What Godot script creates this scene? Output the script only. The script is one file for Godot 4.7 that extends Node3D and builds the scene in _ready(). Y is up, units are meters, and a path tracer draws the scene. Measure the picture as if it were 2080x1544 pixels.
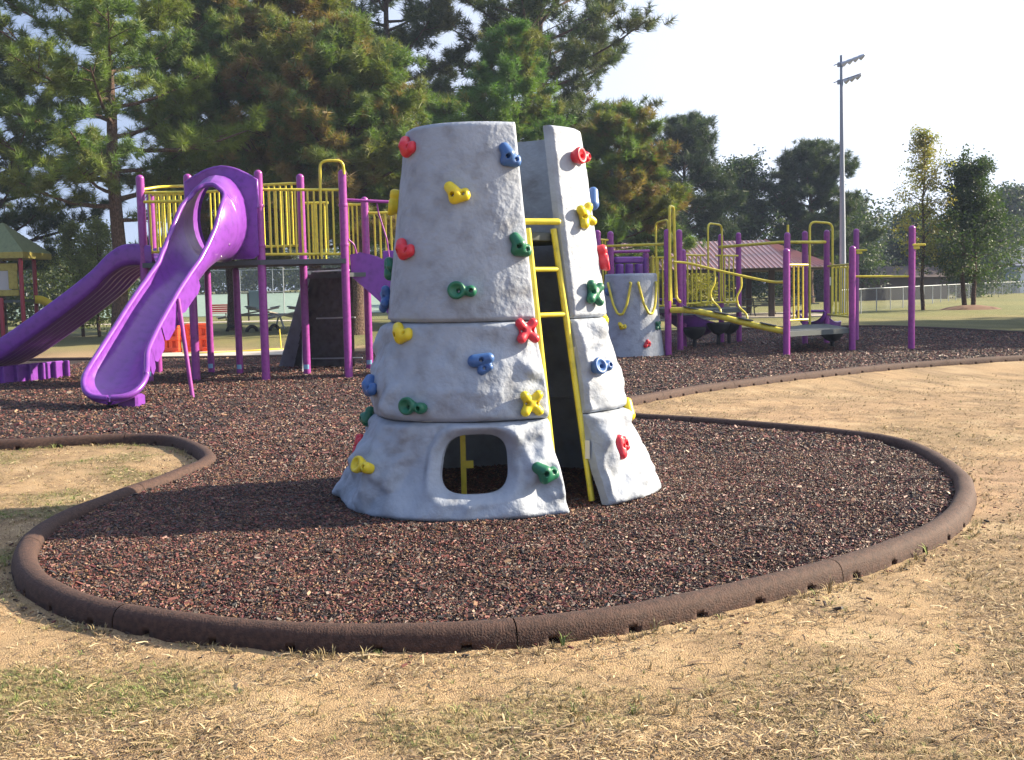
extends Node3D
# A small-town playground on a low-sun morning: grey climbing tower in a ring of rubber mulch, purple and yellow play structures, pines behind.

const SUN_FROM := Vector3(0.866, 0.454, -0.2087)   # unit vector towards the sun
const MULCH := 0.045
var rng := RandomNumberGenerator.new()
var noise := FastNoiseLite.new()
var M := {}
var used := {}
var kerb_line: PackedVector2Array


class MB:
	var v := PackedVector3Array()
	var i := PackedInt32Array()
	var c := PackedColorArray()
	func quad(a: int, b: int, cc: int, d: int) -> void:     # counter-clockwise seen from outside
		i.append_array(PackedInt32Array([a, cc, b, a, d, cc]))
	func tri(a: int, b: int, cc: int) -> void:
		i.append_array(PackedInt32Array([a, cc, b]))
	func quad_of(a: Vector3, b: Vector3, cc: Vector3, d: Vector3) -> void:
		var n := v.size()
		v.append_array(PackedVector3Array([a, b, cc, d]))
		quad(n, n + 1, n + 2, n + 3)
	func tri_of(a: Vector3, b: Vector3, cc: Vector3) -> void:
		var n := v.size()
		v.append_array(PackedVector3Array([a, b, cc]))
		tri(n, n + 1, n + 2)
	func box(at: Vector3, size: Vector3, turn := Basis()) -> void:
		var h := size * 0.5
		var p := []
		for k in 8:
			p.append(at + turn * Vector3(h.x if k & 1 else -h.x, h.y if k & 2 else -h.y, h.z if k & 4 else -h.z))
		for f in [[4, 5, 7, 6], [1, 0, 2, 3], [5, 1, 3, 7], [0, 4, 6, 2], [6, 7, 3, 2], [0, 1, 5, 4]]:
			quad_of(p[f[0]], p[f[1]], p[f[2]], p[f[3]])
	func bevel_box(at: Vector3, size: Vector3, b: float, turn := Basis()) -> void:
		var h := size * 0.5
		var ring := func(y: float, ins: float) -> Array:
			var x: float = h.x - ins
			var z: float = h.z - ins
			var o := []
			for q in [Vector2(x - b, z), Vector2(x, z - b), Vector2(x, -z + b), Vector2(x - b, -z), Vector2(-x + b, -z), Vector2(-x, -z + b), Vector2(-x, z - b), Vector2(-x + b, z)]:
				o.append(at + turn * Vector3(q.x, y, q.y))
			return o
		var rs := [ring.call(-h.y, b), ring.call(-h.y + b, 0.0), ring.call(h.y - b, 0.0), ring.call(h.y, b)]
		for k in 3:
			for j in 8:
				var j2 := (j + 1) % 8
				quad_of(rs[k][j], rs[k][j2], rs[k + 1][j2], rs[k + 1][j])
		for j in range(1, 7):
			tri_of(rs[3][0], rs[3][j], rs[3][j + 1])
			tri_of(rs[0][0], rs[0][j + 1], rs[0][j])
	func tube(p: PackedVector3Array, r, n := 10, cap := true, flat := 1.0) -> void:
		var start := v.size()
		var m := p.size()
		var side := Vector3.ZERO
		for k in m:
			var t := (p[mini(k + 1, m - 1)] - p[maxi(k - 1, 0)]).normalized()
			if k == 0:
				side = t.cross(Vector3.UP)
				if side.length() < 0.05:
					side = Vector3.RIGHT
			side = (side - t * side.dot(t)).normalized()
			var other := t.cross(side)
			var rr: float = r[k] if r is Array or r is PackedFloat32Array else r
			for j in n:
				var a := TAU * j / n
				v.append(p[k] + (side * cos(a) + other * sin(a) * flat) * rr)
		for k in m - 1:
			for j in n:
				var j2 := (j + 1) % n
				quad(start + k * n + j, start + k * n + j2, start + (k + 1) * n + j2, start + (k + 1) * n + j)
		if cap:
			for e in [0, m - 1]:
				var c0 := v.size()
				for j in n:
					v.append(v[start + e * n + j])
				for j in range(1, n - 1):
					if e == 0:
						tri(c0, c0 + j + 1, c0 + j)
					else:
						tri(c0, c0 + j, c0 + j + 1)
	func lathe(profile: PackedVector2Array, n: int, at := Vector3.ZERO, turn := Basis()) -> void:
		var start := v.size()
		for q in profile:
			for j in n:
				var a := TAU * j / n
				v.append(at + turn * Vector3(q.x * cos(a), q.y, -q.x * sin(a)))
		for k in profile.size() - 1:
			for j in n:
				var j2 := (j + 1) % n
				quad(start + k * n + j, start + k * n + j2, start + (k + 1) * n + j2, start + (k + 1) * n + j)
	func slab(outline: PackedVector2Array, y0: float, y1: float) -> void:     # outline in x, z
		var idx := Geometry2D.triangulate_polygon(outline)
		for y in [y0, y1]:
			for k in range(0, idx.size(), 3):
				var q := [outline[idx[k]], outline[idx[k + 1]], outline[idx[k + 2]]]
				var area: float = (q[1] - q[0]).cross(q[2] - q[0])
				if (area > 0.0) == (y == y1):
					q.reverse()
				tri_of(Vector3(q[0].x, y, q[0].y), Vector3(q[1].x, y, q[1].y), Vector3(q[2].x, y, q[2].y))
		var ccw := not Geometry2D.is_polygon_clockwise(outline)
		for k in outline.size():
			var a := outline[k]
			var b := outline[(k + 1) % outline.size()]
			if ccw:
				quad_of(Vector3(b.x, y0, b.y), Vector3(a.x, y0, a.y), Vector3(a.x, y1, a.y), Vector3(b.x, y1, b.y))
			else:
				quad_of(Vector3(a.x, y0, a.y), Vector3(b.x, y0, b.y), Vector3(b.x, y1, b.y), Vector3(a.x, y1, a.y))
	func mesh() -> ArrayMesh:
		var nn := PackedVector3Array()
		nn.resize(v.size())
		for k in range(0, i.size(), 3):
			var a := v[i[k]]
			var n := (v[i[k + 2]] - a).cross(v[i[k + 1]] - a)
			nn[i[k]] += n
			nn[i[k + 1]] += n
			nn[i[k + 2]] += n
		for k in nn.size():
			nn[k] = nn[k].normalized() if nn[k].length_squared() > 1e-20 else Vector3.UP
		var arr := []
		arr.resize(Mesh.ARRAY_MAX)
		arr[Mesh.ARRAY_VERTEX] = v
		arr[Mesh.ARRAY_NORMAL] = nn
		arr[Mesh.ARRAY_INDEX] = i
		if c.size() == v.size():
			arr[Mesh.ARRAY_COLOR] = c
		var m := ArrayMesh.new()
		m.add_surface_from_arrays(Mesh.PRIMITIVE_TRIANGLES, arr)
		return m


func lin(r: float, g: float, b: float) -> Color:
	return Color(r, g, b).linear_to_srgb()


func numbered(called: String) -> String:
	used[called] = used.get(called, -1) + 1
	return called if used[called] == 0 else "%s_%03d" % [called, used[called]]


func tag(o: Node3D, label: String, category := "", group := "", kind := "") -> Node3D:
	if label: o.set_meta("label", label)
	if category: o.set_meta("category", category)
	if group: o.set_meta("group", group)
	if kind: o.set_meta("kind", kind)
	return o


func thing(called: String, at: Vector3, label: String, category: String, group := "", turn := 0.0) -> Node3D:
	var o := Node3D.new()
	o.name = numbered(called)
	add_child(o)
	o.position = at
	o.rotation.y = turn
	return tag(o, label, category, group)


func whole(called: String, mesh: Mesh, mat: Material, label := "", category := "", group := "", kind := "") -> MeshInstance3D:
	var o := MeshInstance3D.new()
	o.name = numbered(called)
	o.mesh = mesh
	o.material_override = mat
	add_child(o)
	tag(o, label, category, group, kind)
	return o


# a part whose shape is given in world metres, under a parent that is not turned
func part(called: String, mb: MB, mat: Material, parent: Node3D) -> MeshInstance3D:
	var o := MeshInstance3D.new()
	o.name = called
	o.mesh = mb.mesh()
	o.material_override = mat
	parent.add_child(o, true)
	o.position = -origin_of(parent)
	return o


# a part whose shape is given in its parent's own axes
func local_part(called: String, mesh: Mesh, mat: Material, parent: Node3D, at := Transform3D()) -> MeshInstance3D:
	var o := MeshInstance3D.new()
	o.name = called
	o.mesh = mesh
	o.material_override = mat
	parent.add_child(o, true)
	o.transform = at
	return o


func group_part(called: String, parent: Node3D) -> Node3D:
	var o := Node3D.new()
	o.name = called
	parent.add_child(o, true)
	o.position = -origin_of(parent)
	return o


func origin_of(n: Node3D) -> Vector3:
	var at := Vector3.ZERO
	var p: Node = n
	while p != self:
		at += (p as Node3D).position
		p = p.get_parent()
	return at


func copy(o: Node3D) -> Node3D:
	var c: Node3D = o.duplicate()
	c.name = numbered(str(o.name).rstrip("0123456789").trim_suffix("_"))
	add_child(c)
	return c


func scatter(called: String, mesh: Mesh, mat: Material, places: Array, colors: PackedColorArray, parent: Node3D = self) -> MultiMeshInstance3D:
	var mm := MultiMesh.new()
	mm.transform_format = MultiMesh.TRANSFORM_3D
	mm.use_colors = true
	mm.mesh = mesh
	mm.instance_count = places.size()
	for k in places.size():
		mm.set_instance_transform(k, places[k])
		mm.set_instance_color(k, colors[k])
	var o := MultiMeshInstance3D.new()
	o.name = numbered(called) if parent == self else called
	o.multimesh = mm
	o.material_override = mat
	parent.add_child(o, true)
	return o


func pv(a: Array) -> PackedVector3Array:
	var o := PackedVector3Array()
	for k in range(0, a.size(), 3):
		o.append(Vector3(a[k], a[k + 1], a[k + 2]))
	return o


func smooth_path(a: PackedVector3Array, steps := 6) -> PackedVector3Array:
	var o := PackedVector3Array()
	for k in a.size() - 1:
		var p0 := a[maxi(k - 1, 0)]
		var p3 := a[mini(k + 2, a.size() - 1)]
		for s in steps:
			o.append(a[k].cubic_interpolate(a[k + 1], p0, p3, float(s) / steps))
	o.append(a[a.size() - 1])
	return o


# a bent pipe: corners rounded with radius b
func bent(a: PackedVector3Array, b := 0.06) -> PackedVector3Array:
	var o := PackedVector3Array([a[0]])
	for k in range(1, a.size() - 1):
		var d0 := (a[k - 1] - a[k])
		var d1 := (a[k + 1] - a[k])
		var bb := minf(b, minf(d0.length(), d1.length()) * 0.48)
		var s := a[k] + d0.normalized() * bb
		var e := a[k] + d1.normalized() * bb
		for q in 5:
			var t := q / 4.0
			o.append(s.lerp(a[k], t).lerp(a[k].lerp(e, t), t))
	o.append(a[a.size() - 1])
	return o


func pipe(called: String, a: PackedVector3Array, r: float, mat: Material, parent: Node3D, n := 10) -> MeshInstance3D:
	var mb := MB.new()
	mb.tube(a, r, n)
	return part(called, mb, mat, parent)


func interp(x: float, table: Array) -> float:
	for k in table.size() - 1:
		if x <= table[k + 1][0]:
			var t: float = clampf((x - table[k][0]) / (table[k + 1][0] - table[k][0]), 0.0, 1.0)
			return lerpf(table[k][1], table[k + 1][1], t)
	return table[-1][1]


func noise_tex(freq: float, as_normal := false, strength := 4.0, size := 512, type := FastNoiseLite.TYPE_SIMPLEX_SMOOTH, octaves := 4, ramp: Gradient = null, sd := 1) -> NoiseTexture2D:
	var n := FastNoiseLite.new()
	n.noise_type = type
	n.frequency = freq
	n.fractal_octaves = octaves
	n.seed = sd
	var t := NoiseTexture2D.new()
	t.width = size
	t.height = size
	t.seamless = true
	t.noise = n
	t.as_normal_map = as_normal
	t.bump_strength = strength
	if ramp:
		t.color_ramp = ramp
	return t


func ramp(stops: Array) -> Gradient:
	var g := Gradient.new()
	var offs := PackedFloat32Array()
	var cols := PackedColorArray()
	for s in stops:
		offs.append(s[0])
		cols.append(s[1])
	g.offsets = offs
	g.colors = cols
	return g


func mat(called: String, color: Color, rough := 0.5, metal := 0.0) -> StandardMaterial3D:
	var m := StandardMaterial3D.new()
	m.resource_name = called
	m.albedo_color = color
	m.roughness = rough
	m.metallic = metal
	M[called] = m
	return m


func triplanar(m: StandardMaterial3D, scale: float, albedo: Texture2D = null, normal: Texture2D = null, depth := 1.0) -> void:
	m.uv1_triplanar = true
	m.uv1_world_triplanar = true
	m.uv1_scale = Vector3.ONE * scale
	m.uv1_triplanar_sharpness = 4.0
	if albedo:
		m.albedo_texture = albedo
	if normal:
		m.normal_enabled = true
		m.normal_texture = normal
		m.normal_scale = depth


func _ready() -> void:
	rng.seed = 7
	noise.seed = 11
	noise.noise_type = FastNoiseLite.TYPE_SIMPLEX_SMOOTH
	noise.fractal_octaves = 3
	noise.frequency = 1.0
	# camera, sky, sun, exposure
	var cam := Camera3D.new()
	cam.name = "camera"
	cam.position = Vector3(0, 1.45, 0)
	cam.basis = Basis(Vector3.RIGHT, -atan(184.0 / 2275.0)) * Basis(Vector3.BACK, -atan(0.022))
	cam.fov = rad_to_deg(2.0 * atan(772.0 / 2275.0))
	cam.near = 0.05
	cam.far = 1500.0
	add_child(cam)
	cam.current = true
	var env := Environment.new()
	env.background_mode = Environment.BG_SKY
	env.sky = Sky.new()
	env.sky.sky_material = hazy_sky()
	env.tonemap_mode = Environment.TONE_MAPPER_LINEAR
	env.tonemap_exposure = 3.0
	env.fog_enabled = true
	env.fog_density = 0.0006
	env.fog_light_color = Color(0.80, 0.87, 1.0)
	env.sdfgi_enabled = true
	env.ssao_enabled = true
	env.ssil_enabled = true
	var we := WorldEnvironment.new()
	we.name = "environment"
	we.environment = env
	add_child(we)
	var sun := DirectionalLight3D.new()
	sun.name = "sun"
	sun.light_energy = 1.6
	sun.light_color = Color(1.0, 0.93, 0.82)
	sun.light_angular_distance = 0.55
	sun.shadow_enabled = true
	add_child(sun)
	sun.look_at_from_position(SUN_FROM * 50.0, Vector3.ZERO)

	materials()
	make_kerb_line()
	ground()
	mulch()
	kerb()
	climbing_tower()
	slide_structure()
	step_structure()
	stepping_pods()
	playhouse()
	left_background()
	right_background()
	trees()
	litter()


func hazy_sky() -> PanoramaSkyMaterial:
	var w := 512
	var h := 256
	var im := Image.create(w, h, false, Image.FORMAT_RGBF)
	var low := Vector3(0.20, 0.245, 0.32)
	var high := Vector3(0.022, 0.062, 0.165)
	for y in h:
		var el := PI * (0.5 - (y + 0.5) / h)
		var up := maxf(sin(el), 0.0)
		var base := low.lerp(high, pow(up, 0.42))
		for x in w:
			var az := TAU * (x + 0.5) / w
			var d := Vector3(sin(az) * cos(el), sin(el), -cos(az) * cos(el))
			var ang := rad_to_deg(acos(clampf(d.dot(SUN_FROM), -1.0, 1.0)))
			var glow := 0.235 * (1.0 - smoothstep(56.0, 104.0, ang)) + 0.7 * exp(-ang / 18.0)
			var c := base + Vector3(1.0, 0.97, 0.92) * glow
			im.set_pixel(x, y, Color(c.x, c.y, c.z))
	var m := PanoramaSkyMaterial.new()
	m.panorama = ImageTexture.create_from_image(im)
	return m


func materials() -> void:
	var scuff := noise_tex(0.012, false, 1.0, 512, FastNoiseLite.TYPE_SIMPLEX_SMOOTH, 5, ramp([[0.0, Color(0.80, 0.80, 0.80)], [0.45, Color(0.95, 0.95, 0.95)], [1.0, Color(1, 1, 1)]]), 3)
	var m := mat("purple_steel", lin(0.31, 0.052, 0.30), 0.33)
	triplanar(m, 1.3, scuff)
	m = mat("purple_plastic", lin(0.205, 0.052, 0.36), 0.28)
	triplanar(m, 0.9, scuff)
	m = mat("yellow_steel", lin(0.74, 0.63, 0.055), 0.32)
	triplanar(m, 1.3, scuff)
	mat("deck_rubber", lin(0.085, 0.10, 0.10), 0.8)
	mat("black_rubber", lin(0.014, 0.014, 0.016), 0.75)
	mat("bolt_steel", lin(0.45, 0.45, 0.47), 0.35, 0.9)
	mat("galvanised", lin(0.42, 0.45, 0.48), 0.5, 0.4)
	mat("pole_steel", lin(0.30, 0.34, 0.42), 0.5, 0.2)
	var stone := noise_tex(0.006, false, 1.0, 1024, FastNoiseLite.TYPE_SIMPLEX_SMOOTH, 6, ramp([[0.0, Color(0.80, 0.78, 0.76)], [0.30, Color(0.91, 0.905, 0.90)], [0.45, Color(0.95, 0.95, 0.95)], [0.62, Color(0.98, 0.98, 0.98)], [1.0, Color(1, 1, 1)]]), 21)
	m = mat("grey_stone", lin(0.335, 0.38, 0.445), 0.62)
	triplanar(m, 0.7, stone, noise_tex(0.024, true, 10.0, 1024, FastNoiseLite.TYPE_SIMPLEX_SMOOTH, 5, null, 5), 0.32)
	m = mat("shaded_stone", lin(0.13, 0.13, 0.135), 0.8)  # grey rock darkened: shade of the leaning wall's hollow back put into the colour
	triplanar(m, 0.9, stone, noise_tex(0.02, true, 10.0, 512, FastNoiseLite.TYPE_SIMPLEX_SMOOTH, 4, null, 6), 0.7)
	mat("hold_red", lin(0.62, 0.030, 0.050), 0.42)
	mat("hold_blue", lin(0.045, 0.125, 0.33), 0.42)
	mat("hold_green", lin(0.012, 0.135, 0.070), 0.42)
	mat("hold_yellow", lin(0.72, 0.56, 0.02), 0.42)
	mat("paper", lin(0.70, 0.68, 0.60), 0.6)
	mat("sticker_blue", lin(0.25, 0.50, 0.68), 0.5)
	m = mat("kerb_rubber", lin(0.074, 0.038, 0.028), 0.85)
	triplanar(m, 1.6, noise_tex(0.03, false, 1.0, 512, FastNoiseLite.TYPE_SIMPLEX_SMOOTH, 5, ramp([[0.0, Color(0.6, 0.58, 0.58)], [0.45, Color(0.82, 0.80, 0.78)], [0.7, Color(0.95, 0.93, 0.90)], [1.0, Color(1, 1, 1)]]), 31), noise_tex(0.09, true, 8.0, 512, FastNoiseLite.TYPE_SIMPLEX, 3, null, 32), 0.22)
	m = mat("mulch_bed", lin(0.040, 0.024, 0.020), 0.8)
	triplanar(m, 1.1, noise_tex(0.06, false, 1.0, 512, FastNoiseLite.TYPE_CELLULAR, 3, ramp([[0.0, Color(0.4, 0.4, 0.42)], [0.5, Color(0.85, 0.75, 0.72)], [1.0, Color(1, 1, 1)]]), 41), noise_tex(0.08, true, 14.0, 512, FastNoiseLite.TYPE_CELLULAR, 3, null, 42), 1.0)
	m = mat("mulch_chip", Color.WHITE, 0.58)
	m.vertex_color_use_as_albedo = true
	m = mat("soil", Color.WHITE, 0.95)
	m.vertex_color_use_as_albedo = true
	triplanar(m, 1.4, noise_tex(0.05, false, 1.0, 1024, FastNoiseLite.TYPE_SIMPLEX, 5, ramp([[0.0, Color(0.62, 0.60, 0.58)], [0.4, Color(0.88, 0.86, 0.84)], [0.65, Color(0.98, 0.97, 0.96)], [1.0, Color(1, 1, 1)]]), 51), noise_tex(0.07, true, 9.0, 1024, FastNoiseLite.TYPE_SIMPLEX, 4, null, 52), 0.8)
	m = mat("straw", Color.WHITE, 0.85)
	m.vertex_color_use_as_albedo = true
	m.cull_mode = BaseMaterial3D.CULL_DISABLED
	m = mat("needles", Color.WHITE, 0.6)
	m.vertex_color_use_as_albedo = true
	m.cull_mode = BaseMaterial3D.CULL_DISABLED
	m.backlight_enabled = true
	m.backlight = Color(0.85, 0.9, 0.5)
	m = mat("bark", lin(0.17, 0.115, 0.085), 0.95)
	triplanar(m, 0.8, noise_tex(0.04, false, 1.0, 512, FastNoiseLite.TYPE_CELLULAR, 4, ramp([[0.0, Color(0.35, 0.33, 0.32)], [0.5, Color(0.8, 0.76, 0.74)], [1.0, Color(1, 1, 1)]]), 61), noise_tex(0.05, true, 16.0, 512, FastNoiseLite.TYPE_CELLULAR, 3, null, 62), 1.0)
	m.uv1_scale = Vector3(1.2, 0.45, 1.2)
	m = mat("concrete", lin(0.52, 0.47, 0.40), 0.9)
	triplanar(m, 0.5, scuff)
	m = mat("court_green", lin(0.20, 0.29, 0.24), 0.85)
	triplanar(m, 0.2, scuff)
	m = mat("court_band", lin(0.24, 0.30, 0.27), 0.85)
	m = mat("roof_red", lin(0.42, 0.26, 0.265), 0.35)
	mat("lamp_housing", lin(0.55, 0.58, 0.64), 0.4, 0.2)
	mat("timber_dark", lin(0.07, 0.05, 0.045), 0.85)
	mat("table_metal", lin(0.10, 0.12, 0.12), 0.6)
	mat("orange_plastic", lin(0.75, 0.075, 0.015), 0.5)
	mat("white_paint", lin(0.72, 0.72, 0.72), 0.6)
	mat("tape_yellow", lin(0.75, 0.60, 0.04), 0.5)
	mat("bench_red", lin(0.45, 0.06, 0.05), 0.5)
	mat("red_steel", lin(0.33, 0.025, 0.05), 0.45)
	m = mat("roof_green", lin(0.22, 0.27, 0.13), 0.65)
	triplanar(m, 0.9, scuff)
	m = mat("weathered_yellow", lin(0.40, 0.34, 0.07), 0.65)
	triplanar(m, 0.9, scuff)
	m = mat("weathered_lime", lin(0.42, 0.46, 0.16), 0.65)
	triplanar(m, 0.9, scuff)
	mat("cloudy_pane", lin(0.42, 0.42, 0.44), 0.5)
	mat("navy_paint", lin(0.03, 0.04, 0.09), 0.6)
	mat("bin_blue", lin(0.10, 0.17, 0.20), 0.6)
	mat("house_white", lin(0.66, 0.70, 0.78), 0.8)
	mat("house_roof", lin(0.10, 0.12, 0.17), 0.8)
	m = mat("chain_link", Color(0.5, 0.53, 0.55, 0.11), 0.6)
	m.transparency = BaseMaterial3D.TRANSPARENCY_ALPHA
	m.cull_mode = BaseMaterial3D.CULL_DISABLED
	mat("clay_mound", lin(0.16, 0.085, 0.05), 0.95)


func rise(x: float, z: float) -> float:     # the land climbs gently past the tennis courts
	var far := clampf((-66.0 - z) * 0.034, 0.0, 1.9)
	return far * clampf((8.0 - x) / 14.0, 0.0, 1.0)


func make_kerb_line() -> void:
	var near := [-14.588, -10.003, -9.378, -10.524, -6.669, -10.628, -5.002, -10.847, -4.512, -10.983, -3.991, -11.087, -3.657, -11.066, -3.282, -10.816, -2.938, -10.274, -2.647, -9.639, -2.584, -9.253, -2.626, -8.899, -2.688, -8.367, -2.751, -8.055, -2.803, -7.648, -2.865, -7.221, -2.876, -6.825, -2.803, -6.398, -2.688, -6.044, -2.553, -5.752, -2.355, -5.439, -2.126, -5.168, -1.907, -4.97, -1.678, -4.824, -1.386, -4.679, -1.125, -4.574, -0.834, -4.501, -0.5, -4.47, -0.104, -4.491, 0.313, -4.606, 0.542, -4.71, 0.792, -4.856, 1.063, -5.033, 1.355, -5.241, 1.688, -5.502, 1.98, -5.773, 2.272, -6.085, 2.553, -6.471, 2.813, -6.94, 3.011, -7.398, 3.147, -7.815, 3.272, -8.44, 3.345, -9.117, 3.324, -9.607, 3.157, -10.055, 2.845, -10.503, 2.355, -11.045, 1.886, -11.483, 1.438, -11.848, 1.042, -12.244, 0.834, -12.712, 0.99, -13.15, 1.417, -13.661, 1.844, -14.265, 2.48, -15.078, 3.366, -15.963, 4.626, -17.089, 6.575, -18.548, 8.961, -19.694, 11.462, -20.736, 13.442, -22.507, 13.546, -25.008, 12.921, -29.384, 12.087, -32.927, 10.733, -35.011, 5.314, -34.49, -0.521, -30.531, -3.157, -26.467, -5.189, -25.216, -9.982, -25.946, -14.588, -26.258, -16.672, -22.924, -16.672, -12.504]
	var p := PackedVector3Array()
	for k in range(0, near.size(), 2):
		p.append(Vector3(near[k], 0, near[k + 1]))
	p.append(p[0])
	for q in smooth_path(p, 4):
		kerb_line.append(Vector2(q.x, q.z))
	kerb_line.remove_at(kerb_line.size() - 1)


func axis(fine0: float, fine1: float, step: float, far0: float, far1: float, grow := 1.16) -> PackedFloat32Array:
	var o := []
	var x := fine0
	var s := step
	while x > far0:
		s *= grow
		x -= s
		o.push_front(x)
	x = fine0
	while x < fine1:
		o.append(x)
		x += step
	s = step
	while x < far1:
		o.append(x)
		s *= grow
		x += s
	o.append(x)
	return PackedFloat32Array(o)


func soil_color(x: float, z: float) -> Color:
	var big := noise.get_noise_2d(x * 0.16 + 40.0, z * 0.16) * 0.5 + 0.5
	var mid := noise.get_noise_2d(x * 0.8, z * 0.8 + 9.0) * 0.5 + 0.5
	var fine := noise.get_noise_2d(x * 5.0 + 3.0, z * 5.0) * 0.5 + 0.5
	var sand := Vector3(0.46, 0.325, 0.175)
	var clay := Vector3(0.44, 0.285, 0.18)
	var thatch := Vector3(0.265, 0.195, 0.105)
	var green := Vector3(0.155, 0.17, 0.062)
	var c := sand
	c = c.lerp(thatch, smoothstep(0.34, 0.66, mid * 0.6 + fine * 0.4) * 0.78)
	c = c.lerp(clay, smoothstep(0.6, 5.5, x - 0.25 * (z + 4.0)) * smoothstep(0.25, 0.6, big) * 0.65 * smoothstep(-16.0, -9.0, z))
	c = c.lerp(green, smoothstep(0.50, 0.75, mid) * smoothstep(0.2, -2.2, x) * 0.45 * smoothstep(-12.0, -9.0, z))
	c = c.lerp(Vector3(0.185, 0.125, 0.07), smoothstep(0.12, 0.42, noise.get_noise_2d(x * 2.6 + 70.0, z * 2.6)) * 0.6)
	c = c.lerp(Vector3(0.58, 0.445, 0.265), smoothstep(0.15, 0.45, noise.get_noise_2d(x * 0.9 - 33.0, z * 1.1)) * 0.55)
	# grass takes over away from the bare dirt round the playground
	var field := smoothstep(-19.5, -25.0, z - 0.30 * maxf(x, 0.0)) * smoothstep(2.0, 7.0, x)
	field = maxf(field, smoothstep(-29.0, -34.0, z + 2.5 * (mid - 0.5)))
	field *= 1.0 - smoothstep(11.0, 9.0, x) * smoothstep(-23.0, -21.0, z)
	var sward := Vector3(0.15, 0.17, 0.055).lerp(Vector3(0.27, 0.24, 0.09), smoothstep(0.3, 0.75, mid * 0.6 + big * 0.4))
	if z < -44.0:
		sward = sward.lerp(Vector3(0.19, 0.21, 0.06), 0.6)
	c = c.lerp(sward, field)
	c *= 0.88 + 0.24 * fine
	return Color(c.x, c.y, c.z)


func ground() -> void:
	var xs := axis(-5.0, 7.5, 0.065, -700.0, 700.0)
	var zs := axis(-13.0, -2.2, 0.065, -900.0, 60.0)
	var mb := MB.new()
	var nx := xs.size()
	for z in zs:
		for x in xs:
			var y := rise(x, z)
			if z > -20.0 and absf(x) < 10.0:
				y += 0.012 * noise.get_noise_2d(x * 2.3, z * 2.3) + 0.007 * noise.get_noise_2d(x * 11.0, z * 11.0)
			mb.v.append(Vector3(x, y, z))
			mb.c.append(soil_color(x, z))
	for j in zs.size() - 1:
		for k in nx - 1:
			mb.quad(j * nx + k, (j + 1) * nx + k, (j + 1) * nx + k + 1, j * nx + k + 1)
	whole("ground", mb.mesh(), M.soil, "", "", "", "structure")


func inset_polygon(by: float) -> PackedVector2Array:
	var best := PackedVector2Array()
	for q in Geometry2D.offset_polygon(kerb_line, -by, Geometry2D.JOIN_ROUND):
		if q.size() > best.size():
			best = q
	return best


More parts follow.
